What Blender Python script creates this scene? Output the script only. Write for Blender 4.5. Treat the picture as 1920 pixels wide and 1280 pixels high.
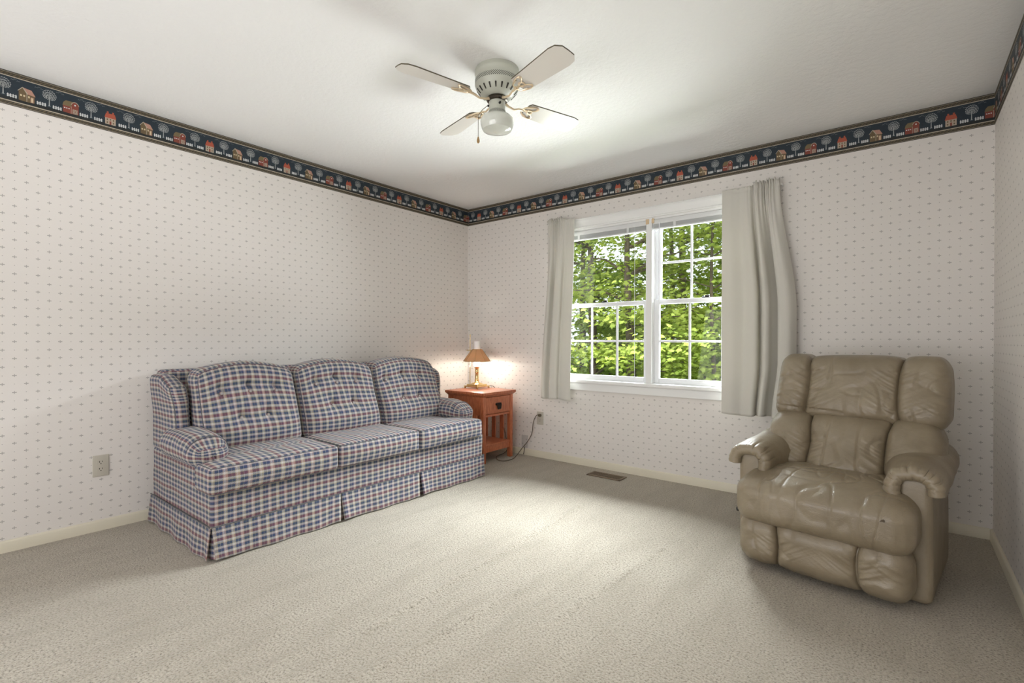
import bpy, bmesh, math, random
import numpy as np
from mathutils import Vector, Matrix, noise

for o in list(bpy.data.objects):
    bpy.data.objects.remove(o, do_unlink=True)
scn = bpy.context.scene
COL = scn.collection
PI = math.pi
random.seed(7)

# ------------------------------------------------------------------ camera
XL, XR, YB, YR, H = -3.563, 0.383, 3.750, -1.00, 2.44      # the room, in metres
cam = bpy.data.cameras.new('camera')
cam.sensor_width = 36.0
cam.lens = 926.92 / 1920 * 36.0
cam.clip_start = 0.02
cam_ob = bpy.data.objects.new('camera', cam)
COL.objects.link(cam_ob)
yaw, pit, rol = math.radians(38.432), math.radians(-0.1407), math.radians(0.1864)
fw = Vector((-math.sin(yaw) * math.cos(pit), math.cos(yaw) * math.cos(pit), math.sin(pit)))
rt = Vector((math.cos(yaw), math.sin(yaw), 0))
up = rt.cross(fw)
rt, up = math.cos(rol) * rt + math.sin(rol) * up, math.cos(rol) * up - math.sin(rol) * rt
M = Matrix((rt, up, -fw)).transposed().to_4x4()
M.translation = (0, 0, 1.0816)
cam_ob.matrix_world = M
scn.camera = cam_ob

# ------------------------------------------------------------------ colour management, sky, sun, added light panels
scn.view_settings.view_transform = 'Standard'
scn.view_settings.look = 'None'
scn.view_settings.gamma = 1.0
scn.view_settings.use_curve_mapping = False
scn.view_settings.exposure = 0.22
scn.cycles.use_denoising = True
scn.cycles.max_bounces = 10
scn.cycles.diffuse_bounces = 6
scn.cycles.transparent_max_bounces = 12
scn.cycles.caustics_reflective = False
scn.cycles.caustics_refractive = False
scn.cycles.sample_clamp_indirect = 8.0

world = bpy.data.worlds.new('sky')
scn.world = world
world.use_nodes = True
world.node_tree.nodes['Background'].inputs[0].default_value = (0.90, 0.96, 1.0, 1)
world.node_tree.nodes['Background'].inputs[1].default_value = 1.7


def lamp(name, kind, loc, aim, energy, color, **kw):
    l = bpy.data.lights.new(name, kind)
    l.energy = energy
    l.color = color
    for k, v in kw.items():
        setattr(l, k, v)
    o = bpy.data.objects.new(name, l)
    COL.objects.link(o)
    o.location = loc
    if aim is not None:
        o.rotation_euler = (Vector(aim) - Vector(loc)).to_track_quat('-Z', 'Y').to_euler()
    return o


lamp('sun', 'SUN', (0, -4, 12), (-4, 8, 0), 2.5, (1.0, 0.96, 0.88), angle=math.radians(1.5))
# unseen panels added outside the window, standing in for sky and ground light
lamp('sky_fill_panel', 'AREA', (-1.3, YB + 3.4, 4.35), (-1.9, YB - 1.6, 0.5), 3500, (0.93, 0.96, 1.0), shape='RECTANGLE', size=6.0, size_y=3.0)
lamp('near_fill_panel', 'AREA', (-1.5, YB + 1.30, 0.00), (-1.8, YB - 0.8, 2.2), 130, (0.97, 0.95, 1.0), shape='RECTANGLE', size=3.6, size_y=1.1)  # weaker panel added close to the wall to brighten the ceiling there
lamp('ground_fill_panel', 'AREA', (-0.7, YB + 4.4, -0.35), (-1.9, YB - 1.5, 2.2), 760, (0.97, 0.95, 1.0), shape='RECTANGLE', size=6.0, size_y=1.0)
# fill panel added behind the camera, aimed up to lift the ceiling
lamp('rear_fill_panel', 'AREA', (-1.3, YR - 0.6, 0.95), (-1.3, 2.6, 2.44), 58, (0.985, 0.982, 1.0), shape='RECTANGLE', size=3.2, size_y=1.5)

# ------------------------------------------------------------------ helpers: properties
def tag(o, label=None, cat=None, group=None, kind=None):
    if label: o['label'] = label
    if cat: o['category'] = cat
    if group: o['group'] = group
    if kind: o['kind'] = kind
    return o


def empty(name, loc, rz=0.0, label=None, cat=None, group=None, kind=None):
    o = bpy.data.objects.new(name, None)
    o.empty_display_size = 0.1
    COL.objects.link(o)
    o.location = loc
    o.rotation_euler = (0, 0, rz)
    return tag(o, label, cat, group, kind)


# ------------------------------------------------------------------ helpers: mesh building
class MB:
    """collects vertices, faces, uvs (per corner) and material slots, then links them as one mesh object"""
    def __init__(s):
        s.v, s.f, s.uv, s.mi = [], [], [], []

    def add(s, verts, faces, mi=0, uvs=None):
        b = len(s.v)
        s.v += [tuple(map(float, p)) for p in verts]
        for k, f in enumerate(faces):
            s.f.append([i + b for i in f])
            s.mi.append(mi)
            if uvs is not None:
                s.uv.append(uvs[k])
            else:
                P = [Vector(verts[i]) for i in f]
                n = Vector((0, 0, 0))
                for i in range(len(P)):
                    a, c = P[i], P[(i + 1) % len(P)]
                    n += a.cross(c)
                ax = max(range(3), key=lambda i: abs(n[i]))
                u, w = [(1, 2), (0, 2), (0, 1)][ax]
                s.uv.append([(p[u], p[w]) for p in P])
        return s

    def box(s, lo, hi, mi=0):
        (a, b, c), (d, e, g) = lo, hi
        V = [(a, b, c), (d, b, c), (d, e, c), (a, e, c), (a, b, g), (d, b, g), (d, e, g), (a, e, g)]
        F = [(0, 3, 2, 1), (4, 5, 6, 7), (0, 1, 5, 4), (1, 2, 6, 5), (2, 3, 7, 6), (3, 0, 4, 7)]
        return s.add(V, F, mi)

    def rbox(s, c, hd, r, n=(6, 6, 6), k=3, mi=0, deform=None, uvoff=(0, 0, 0)):
        """rounded box, centre c, half sizes hd, corner radius r, n cuts per axis; deform works on the (N,3) points"""
        hd = np.array(hd, float)
        r = min(r, *(hd * 0.999))
        ax = []
        for i in range(3):
            t = [r * math.tan(math.pi / 4 * j / k) for j in range(k, 0, -1)]
            left = [-(hd[i] - r) - q for q in t]
            mid = list(np.linspace(-(hd[i] - r), hd[i] - r, max(1, n[i]) + 1))
            ax.append(np.array(left + mid + [-q for q in left[::-1]]))
        verts, idx, faces, uvs = [], {}, [], []

        def vid(p):
            key = (round(p[0], 6), round(p[1], 6), round(p[2], 6))
            if key not in idx:
                idx[key] = len(verts)
                verts.append(p)
            return idx[key]
        for a in range(3):
            u, w = [(1, 2), (2, 0), (0, 1)][a]
            uu, ww = [(1, 2), (0, 2), (0, 1)][a]
            for sgn in (-1, 1):
                for i in range(len(ax[u]) - 1):
                    for j in range(len(ax[w]) - 1):
                        q = []
                        for di, dj in ((0, 0), (1, 0), (1, 1), (0, 1)):
                            p = [0, 0, 0]
                            p[a] = sgn * hd[a]
                            p[u] = ax[u][i + di]
                            p[w] = ax[w][j + dj]
                            q.append(p)
                        if sgn < 0: q = q[::-1]
                        faces.append([vid(p) for p in q])
                        uvs.append([(p[uu] + c[uu] + uvoff[uu], p[ww] + c[ww] + uvoff[ww]) for p in q])
        P = np.array(verts, float)
        inner = np.clip(P, -(hd - r), hd - r)
        d = P - inner
        ln = np.linalg.norm(d, axis=1, keepdims=True)
        ln[ln == 0] = 1
        P = inner + r * d / ln + np.array(c, float)
        if deform is not None:
            P = deform(P)
        return s.add(P.tolist(), faces, mi, uvs)

    def lathe(s, prof, c=(0, 0, 0), n=32, mi=0):
        V, F, U = [], [], []
        for r, z in prof:
            for i in range(n):
                a = 2 * PI * i / n
                V.append((c[0] + r * math.cos(a), c[1] + r * math.sin(a), c[2] + z))
        L = 0
        for j in range(len(prof) - 1):
            L2 = L + math.hypot(prof[j + 1][0] - prof[j][0], prof[j + 1][1] - prof[j][1])
            for i in range(n):
                i2 = (i + 1) % n
                F.append((j * n + i, j * n + i2, (j + 1) * n + i2, (j + 1) * n + i))
                U.append([(i / n, L), ((i + 1) / n, L), ((i + 1) / n, L2), (i / n, L2)])
            L = L2
        return s.add(V, F, mi, U)

    def tube(s, pts, rad, n=8, mi=0, closed=False, cap=True):
        P = [Vector(p) for p in pts]
        m = len(P)
        V, F = [], []
        prev = None
        for i in range(m):
            if closed:
                t = P[(i + 1) % m] - P[i - 1]
            else:
                t = P[min(i + 1, m - 1)] - P[max(i - 1, 0)]
            t.normalize()
            if prev is None:
                prev = t.cross(Vector((0, 0, 1)) if abs(t.z) < .9 else Vector((1, 0, 0)))
            a = prev - t * prev.dot(t)
            if a.length < 1e-6: a = t.orthogonal()
            a.normalize()
            b = t.cross(a)
            prev = a
            rr = rad[i] if isinstance(rad, (list, tuple)) else rad
            for k in range(n):
                th = 2 * PI * k / n
                V.append(tuple(P[i] + rr * (math.cos(th) * a + math.sin(th) * b)))
        for i in range(m if closed else m - 1):
            i2 = (i + 1) % m
            for k in range(n):
                k2 = (k + 1) % n
                F.append((i * n + k, i * n + k2, i2 * n + k2, i2 * n + k))
        if cap and not closed:
            F.append(tuple(range(n))[::-1])
            F.append(tuple((m - 1) * n + k for k in range(n)))
        return s.add(V, F, mi)

    def prism(s, poly, fn, d0, d1, mi=0):
        """polygon (2D) swept from depth d0 to d1; fn(u, w, d) gives the 3D point"""
        n = len(poly)
        V = [fn(u, w, d0) for u, w in poly] + [fn(u, w, d1) for u, w in poly]
        F = [tuple(range(n))[::-1], tuple(range(n, 2 * n))] + [(i, (i + 1) % n, n + (i + 1) % n, n + i) for i in range(n)]
        return s.add(V, F, mi)

    def grid(s, fn, nu, nv, mi=0, uv=None):
        V = [fn(i / nu, j / nv) for j in range(nv + 1) for i in range(nu + 1)]
        F, U = [], []
        for j in range(nv):
            for i in range(nu):
                F.append((j * (nu + 1) + i, j * (nu + 1) + i + 1, (j + 1) * (nu + 1) + i + 1, (j + 1) * (nu + 1) + i))
                if uv: U.append([uv(a / nu, b / nv) for a, b in ((i, j), (i + 1, j), (i + 1, j + 1), (i, j + 1))])
        return s.add(V, F, mi, U if uv else None)

    def build(s, name, mats, parent=None, smooth=True, angle=40, recalc=False):
        me = bpy.data.meshes.new(name)
        me.from_pydata(s.v, [], s.f)
        if not isinstance(mats, (list, tuple)): mats = [mats]
        for m in mats: me.materials.append(m)
        me.polygons.foreach_set('material_index', s.mi)
        lay = me.uv_layers.new(name='UVMap')
        flat = [c for f in s.uv for p in f for c in p]
        lay.data.foreach_set('uv', flat)
        me.validate()
        if recalc:
            bm = bmesh.new()
            bm.from_mesh(me)
            bmesh.ops.recalc_face_normals(bm, faces=bm.faces)
            bm.to_mesh(me)
            bm.free()
        if smooth:
            me.polygons.foreach_set('use_smooth', [True] * len(me.polygons))
            me.set_sharp_from_angle(angle=math.radians(angle))
        me.update()
        o = bpy.data.objects.new(name, me)
        COL.objects.link(o)
        if parent: o.parent = parent
        return o


def copy_tree(o, parent=None, label=None, group=None):
    c = o.copy()
    COL.objects.link(c)
    if parent: c.parent = parent
    if label: c['label'] = label
    if group: c['group'] = group
    for ch in list(o.children):
        copy_tree(ch, c)
    return c


def gauss(x, m, w):
    return np.exp(-((x - m) / w) ** 2)


def sstep(a, b, x):
    t = np.clip((x - a) / (b - a), 0, 1)
    return t * t * (3 - 2 * t)


# ------------------------------------------------------------------ helpers: materials
def new_mat(name):
    m = bpy.data.materials.new(name)
    m.use_nodes = True
    nt = m.node_tree
    return m, nt, nt.nodes['Principled BSDF']


class NT:
    """small node-tree helper"""
    def __init__(s, nt): s.nt = nt

    def n(s, kind, **kw):
        nd = s.nt.nodes.new(kind)
        for k, v in kw.items(): setattr(nd, k, v)
        return nd

    def link(s, a, b): s.nt.links.new(a, b)

    def math(s, op, a, b=None, c=None):
        nd = s.n('ShaderNodeMath', operation=op)
        for i, x in enumerate((a, b, c)):
            if x is None: continue
            if isinstance(x, (int, float)): nd.inputs[i].default_value = x
            else: s.link(x, nd.inputs[i])
        return nd.outputs[0]

    def mix(s, fac, a, b, blend='MIX'):
        nd = s.n('ShaderNodeMix', data_type='RGBA', blend_type=blend)
        for sock, x in ((nd.inputs['Factor'], fac), (nd.inputs['A'], a), (nd.inputs['B'], b)):
            pass
        ins = [nd.inputs[0], nd.inputs[6], nd.inputs[7]]
        for sock, x in zip(ins, (fac, a, b)):
            if isinstance(x, (int, float)): sock.default_value = x
            elif isinstance(x, tuple): sock.default_value = (*x, 1) if len(x) == 3 else x
            else: s.link(x, sock)
        return nd.outputs[2]

    def ramp(s, fac, stops, interp='LINEAR'):
        nd = s.n('ShaderNodeValToRGB')
        nd.color_ramp.interpolation = interp
        els = nd.color_ramp.elements
        while len(els) < len(stops): els.new(0.5)
        for e, (p, c) in zip(els, stops):
            e.position = p
            e.color = (*c, 1)
        s.link(fac, nd.inputs[0])
        return nd.outputs[0]

    def noise(s, scale, detail=3, vec=None, rough=0.5):
        nd = s.n('ShaderNodeTexNoise')
        nd.inputs['Scale'].default_value = scale
        nd.inputs['Detail'].default_value = detail
        nd.inputs['Roughness'].default_value = rough
        if vec is not None: s.link(vec, nd.inputs['Vector'])
        return nd.outputs[0]

    def bump(s, height, strength, dist, normal=None):
        nd = s.n('ShaderNodeBump')
        nd.inputs['Strength'].default_value = strength
        nd.inputs['Distance'].default_value = dist
        s.link(height, nd.inputs['Height'])
        if normal is not None: s.link(normal, nd.inputs['Normal'])
        return nd.outputs[0]


def mat(name, col, rough=0.5, metal=0.0, spec=0.5, nz=None, bump=None, trans=0.0, coat=0.0):
    """plain procedural material: colour, optional noise variation nz=(scale, amount), bump=(scale, strength, distance)"""
    m, nt, bs = new_mat(name)
    t = NT(nt)
    bs.inputs['Base Color'].default_value = (*col, 1)
    bs.inputs['Roughness'].default_value = rough
    bs.inputs['Metallic'].default_value = metal
    bs.inputs['Specular IOR Level'].default_value = spec
    bs.inputs['Coat Weight'].default_value = coat
    tc = t.n('ShaderNodeTexCoord').outputs['Object']
    if nz:
        f = t.noise(nz[0], 4, tc)
        t.link(t.mix(f, tuple(c * (1 - nz[1]) for c in col), tuple(min(1, c * (1 + nz[1])) for c in col)), bs.inputs['Base Color'])
    if bump:
        t.link(t.bump(t.noise(bump[0], 4, tc), bump[1], bump[2]), bs.inputs['Normal'])
    return m


def wallpaper(name, axis, u0, du, w0, dw, k=1.0):
    """cream paper with a lattice of small four-petal sprigs and dots; axis picks the horizontal wall coordinate"""
    m, nt, bs = new_mat(name)
    t = NT(nt)
    tc = t.n('ShaderNodeTexCoord').outputs['Object']
    sx = t.n('ShaderNodeSeparateXYZ')
    t.link(tc, sx.inputs[0])
    u = t.math('DIVIDE', t.math('SUBTRACT', sx.outputs[axis], u0), du)
    w = t.math('DIVIDE', t.math('SUBTRACT', sx.outputs[2], w0), dw)
    iu, iw = t.math('ROUND', u), t.math('ROUND', w)
    fu, fz = t.math('SUBTRACT', u, iu), t.math('SUBTRACT', w, iw)
    au, aw = t.math('ABSOLUTE', fu), t.math('ABSOLUTE', fz)
    odd = t.math('PINGPONG', t.math('ADD', iu, iw), 1.0)        # 0 on sprigs, 1 on dots
    even = t.math('SUBTRACT', 1.0, odd)
    rad = t.math('SQRT', t.math('ADD', t.math('MULTIPLY', au, au), t.math('MULTIPLY', aw, aw)))

    def soft(x, edge, width):      # 1 inside, 0 outside
        nd = t.n('ShaderNodeMapRange', interpolation_type='SMOOTHSTEP')
        t.link(x, nd.inputs[0])
        nd.inputs[1].default_value = edge - width
        nd.inputs[2].default_value = edge + width
        nd.inputs[3].default_value = 1.0
        nd.inputs[4].default_value = 0.0
        return nd.outputs[0]
    # sprig: slim arms that flare, plus a ring at the centre
    armh = t.math('MULTIPLY', soft(au, 0.160, 0.05), soft(aw, 0.028, 0.02))
    armv = t.math('MULTIPLY', soft(aw, 0.165, 0.04), soft(au, 0.038, 0.024))
    leaf = t.math('MULTIPLY', soft(t.math('ABSOLUTE', t.math('SUBTRACT', au, 0.14)), 0.05, 0.02), soft(aw, 0.055, 0.02))
    disc = soft(rad, 0.078, 0.02)
    s = t.math('MAXIMUM', t.math('MAXIMUM', armh, armv), t.math('MAXIMUM', leaf, disc))
    hole = soft(t.math('ABSOLUTE', t.math('SUBTRACT', aw, 0.062)), 0.012, 0.01)
    s = t.math('MULTIPLY', s, t.math('SUBTRACT', 1.0, t.math('MULTIPLY', hole, 0.6)))
    s = t.math('MULTIPLY', s, even)
    d = t.math('MULTIPLY', soft(rad, 0.045, 0.022), odd)
    mask = t.math('MAXIMUM', t.math('MULTIPLY', s, 0.60), t.math('MULTIPLY', d, 0.55))
    base = t.mix(t.noise(1.3, 3, tc), (0.735 * k, 0.70 * k, 0.665 * k), (0.775 * k, 0.74 * k, 0.705 * k))
    t.link(t.mix(mask, base, (0.155, 0.15, 0.135)), bs.inputs['Base Color'])
    bs.inputs['Roughness'].default_value = 0.62
    bs.inputs['Specular IOR Level'].default_value = 0.25
    t.link(t.bump(t.noise(240, 2, tc), 0.08, 0.002), bs.inputs['Normal'])
    return m


def plaid_mat():
    m, nt, bs = new_mat('plaid_fabric')
    t = NT(nt)
    uv = t.n('ShaderNodeUVMap').outputs[0]
    sx = t.n('ShaderNodeSeparateXYZ')
    t.link(uv, sx.inputs[0])
    fu = t.math('FRACT', t.math('DIVIDE', sx.outputs[0], 0.086))
    fv = t.math('FRACT', t.math('DIVIDE', sx.outputs[1], 0.080))
    cream, pink, white = (0.43, 0.39, 0.29), (0.44, 0.33, 0.295), (0.58, 0.55, 0.565)
    navy, teal, red = (0.020, 0.040, 0.125), (0.020, 0.052, 0.075), (0.19, 0.030, 0.036)
    warp = t.ramp(fu, [(0, cream), (0.05, white), (0.09, cream), (0.15, cream), (0.19, navy), (0.31, teal), (0.32, white), (0.33, navy), (0.46, navy), (0.50, pink),
                       (0.56, white), (0.60, pink), (0.66, pink), (0.69, teal), (0.82, navy), (0.83, cream), (0.84, teal), (0.95, navy), (0.99, cream), (1, cream)])
    weft = t.ramp(fv, [(0, cream), (0.06, white), (0.10, cream), (0.13, red), (0.20, red), (0.27, red), (0.30, cream), (0.38, white), (0.43, cream), (0.46, navy),
                       (0.53, navy), (0.60, navy), (0.63, pink), (0.70, white), (0.76, cream), (0.79, teal), (0.86, navy), (0.93, teal), (0.96, cream), (1, cream)])
    # twill: the two thread systems alternate along fine diagonals
    tw = t.math('FRACT', t.math('MULTIPLY', t.math('ADD', sx.outputs[0], sx.outputs[1]), 150.0))
    tw = t.math('ADD', 0.30, t.math('MULTIPLY', t.math('PINGPONG', tw, 0.5), 0.8))
    col = t.mix(tw, warp, weft)
    tc = t.n('ShaderNodeTexCoord').outputs['Object']
    fz = t.noise(420, 2, tc)
    col = t.mix(t.math('MULTIPLY', fz, 0.22), col, (0.30, 0.28, 0.26))
    t.link(col, bs.inputs['Base Color'])
    bs.inputs['Roughness'].default_value = 0.9
    bs.inputs['Specular IOR Level'].default_value = 0.15
    bs.inputs['Sheen Weight'].default_value = 0.12
    bs.inputs['Sheen Roughness'].default_value = 0.5
    b1 = t.bump(t.noise(520, 2, tc), 0.35, 0.002)
    t.link(t.bump(t.noise(14, 3, tc), 0.25, 0.012, b1), bs.inputs['Normal'])
    return m


def leather_mat():
    m, nt, bs = new_mat('taupe_leather')
    t = NT(nt)
    tc = t.n('ShaderNodeTexCoord').outputs['Object']
    f = t.noise(5, 5, tc, 0.6)
    col = t.ramp(f, [(0.30, (0.205, 0.163, 0.106)), (0.55, (0.268, 0.218, 0.148)), (0.75, (0.31, 0.258, 0.182))])
    t.link(col, bs.inputs['Base Color'])
    r = t.math('ADD', 0.27, t.math('MULTIPLY', t.noise(9, 4, tc), 0.22))
    t.link(r, bs.inputs['Roughness'])
    bs.inputs['Specular IOR Level'].default_value = 0.65
    vo = t.n('ShaderNodeTexVoronoi', feature='DISTANCE_TO_EDGE')
    vo.inputs['Scale'].default_value = 260
    t.link(tc, vo.inputs['Vector'])
    b1 = t.bump(vo.outputs[0], 0.12, 0.002)
    # soft folds
    mp = t.n('ShaderNodeMapping')
    mp.inputs['Scale'].default_value = (1.0, 1.0, 0.45)
    t.link(tc, mp.inputs[0])
    wv = t.noise(22, 3, mp.outputs[0], 0.55)
    ridg = t.math('ABSOLUTE', t.math('SUBTRACT', wv, 0.5))
    mp2 = t.n('ShaderNodeMapping')
    mp2.inputs['Scale'].default_value = (0.5, 0.6, 1.3)
    mp2.inputs['Rotation'].default_value = (0, 0.5, 0)
    t.link(tc, mp2.inputs[0])
    fn_ = t.noise(46, 4, mp2.outputs[0], 0.6)
    r2 = t.ramp(t.math('ABSOLUTE', t.math('SUBTRACT', fn_, 0.5)), [(0.0, (0, 0, 0)), (0.045, (1, 1, 1))])
    b2 = t.bump(r2, 0.16, 0.004, b1)
    t.link(t.bump(ridg, 0.08, 0.012, b2), bs.inputs['Normal'])
    return m


def wood_mat(name, a, b, c):
    m, nt, bs = new_mat(name)
    t = NT(nt)
    tc = t.n('ShaderNodeTexCoord').outputs['Object']
    mp = t.n('ShaderNodeMapping')
    mp.inputs['Scale'].default_value = (9, 9, 1.6)
    t.link(tc, mp.inputs[0])
    f = t.noise(9, 6, mp.outputs[0], 0.65)
    t.link(t.ramp(f, [(0.3, a), (0.52, b), (0.72, c)]), bs.inputs['Base Color'])
    bs.inputs['Roughness'].default_value = 0.34
    bs.inputs['Coat Weight'].default_value = 0.25
    bs.inputs['Coat Roughness'].default_value = 0.25
    t.link(t.bump(f, 0.08, 0.004), bs.inputs['Normal'])
    return m


def carpet_mat():
    m, nt, bs = new_mat('beige_carpet')
    t = NT(nt)
    tc = t.n('ShaderNodeTexCoord').outputs['Object']
    tuft = t.noise(120, 3, tc, 0.7)
    big = t.noise(1.1, 4, tc, 0.55)
    mps = t.n('ShaderNodeMapping')
    mps.inputs['Rotation'].default_value = (0, 0, 0.12)
    mps.inputs['Scale'].default_value = (6.5, 1.5, 1)
    t.link(tc, mps.inputs[0])
    mid = t.noise(1.6, 5, mps.outputs[0], 0.62)
    c1 = t.ramp(tuft, [(0.33, (0.135, 0.108, 0.076)), (0.46, (0.455, 0.405, 0.325)), (0.66, (0.625, 0.575, 0.485))])
    c2 = t.mix(t.math('MULTIPLY', t.math('SUBTRACT', 0.60, big), 1.2), c1, (0.36, 0.31, 0.24))
    c3 = t.mix(t.math('MULTIPLY', t.math('SUBTRACT', mid, 0.44), 1.7), c2, (0.33, 0.29, 0.225))
    t.link(c3, bs.inputs['Base Color'])
    bs.inputs['Roughness'].default_value = 1.0
    bs.inputs['Specular IOR Level'].default_value = 0.0
    bs.inputs['Sheen Weight'].default_value = 0.3
    b1 = t.bump(tuft, 0.9, 0.012)
    t.link(t.bump(mid, 0.35, 0.03, b1), bs.inputs['Normal'])
    return m


def leaf_mat(name, a, b):
    m, nt, bs = new_mat(name)
    t = NT(nt)
    oi = t.n('ShaderNodeTexCoord').outputs['Object']
    f = t.noise(2.2, 3, oi)
    g = t.n('ShaderNodeNewGeometry')
    f2 = t.math('ADD', t.math('MULTIPLY', f, 0.55), t.math('MULTIPLY', g.outputs['Random Per Island'], 0.5))
    col = t.mix(f2, a, b)
    df = t.n('ShaderNodeBsdfDiffuse')
    tr = t.n('ShaderNodeBsdfTranslucent')
    t.link(col, df.inputs[0])
    t.link(t.mix(1.0, col, (1.25, 1.15, 0.5), 'MULTIPLY'), tr.inputs[0])
    mx = t.n('ShaderNodeMixShader')
    mx.inputs[0].default_value = 0.5
    t.link(df.outputs[0], mx.inputs[1])
    t.link(tr.outputs[0], mx.inputs[2])
    t.link(mx.outputs[0], nt.nodes['Material Output'].inputs[0])
    return m


def glass_mat(name='window_glass'):
    m, nt, bs = new_mat(name)
    t = NT(nt)
    tp = t.n('ShaderNodeBsdfTransparent')
    tp.inputs[0].default_value = (0.96, 0.98, 0.97, 1)
    gl = t.n('ShaderNodeBsdfGlossy')
    gl.inputs['Roughness'].default_value = 0.02
    fr = t.n('ShaderNodeFresnel')
    fr.inputs[0].default_value = 1.25
    mx = t.n('ShaderNodeMixShader')
    t.link(fr.outputs[0], mx.inputs[0])
    t.link(tp.outputs[0], mx.inputs[1])
    t.link(gl.outputs[0], mx.inputs[2])
    t.link(mx.outputs[0], nt.nodes['Material Output'].inputs[0])
    return m


def curtain_mat():
    m, nt, bs = new_mat('sage_cream_curtain')
    t = NT(nt)
    tc = t.n('ShaderNodeTexCoord').outputs['Object']
    f = t.noise(300, 2, tc)
    bs.inputs['Base Color'].default_value = (0.67, 0.65, 0.595, 1)
    bs.inputs['Roughness'].default_value = 0.85
    bs.inputs['Specular IOR Level'].default_value = 0.2
    t.link(t.bump(f, 0.15, 0.002), bs.inputs['Normal'])
    tr = t.n('ShaderNodeBsdfTranslucent')
    tr.inputs[0].default_value = (0.62, 0.60, 0.50, 1)
    mx = t.n('ShaderNodeMixShader')
    mx.inputs[0].default_value = 0.09
    t.link(bs.outputs[0], mx.inputs[1])
    t.link(tr.outputs[0], mx.inputs[2])
    t.link(mx.outputs[0], nt.nodes['Material Output'].inputs[0])
    return m


def emit_mat(name, col, strength):
    m, nt, bs = new_mat(name)
    bs.inputs['Base Color'].default_value = (0.9, 0.88, 0.82, 1)
    bs.inputs['Emission Color'].default_value = (*col, 1)
    bs.inputs['Emission Strength'].default_value = strength
    return m


def ceiling_mat():
    m, nt, bs = new_mat('textured_ceiling')
    t = NT(nt)
    tc = t.n('ShaderNodeTexCoord').outputs['Object']
    bs.inputs['Base Color'].default_value = (0.83, 0.83, 0.82, 1)
    bs.inputs['Roughness'].default_value = 0.9
    bs.inputs['Specular IOR Level'].default_value = 0.1
    wv = t.noise(34, 5, tc, 0.62)
    h = t.ramp(wv, [(0.40, (0, 0, 0)), (0.56, (1, 1, 1))])
    t.link(t.bump(h, 0.17, 0.010), bs.inputs['Normal'])
    return m


def shade_mat():
    m, nt, bs = new_mat('tan_lamp_shade')
    t = NT(nt)
    bs.inputs['Base Color'].default_value = (0.52, 0.36, 0.22, 1)
    bs.inputs['Roughness'].default_value = 0.55
    tr = t.n('ShaderNodeBsdfTranslucent')
    tr.inputs[0].default_value = (0.50, 0.32, 0.17, 1)
    mx = t.n('ShaderNodeMixShader')
    mx.inputs[0].default_value = 0.32
    t.link(bs.outputs[0], mx.inputs[1])
    t.link(tr.outputs[0], mx.inputs[2])
    t.link(mx.outputs[0], nt.nodes['Material Output'].inputs[0])
    return m


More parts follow.
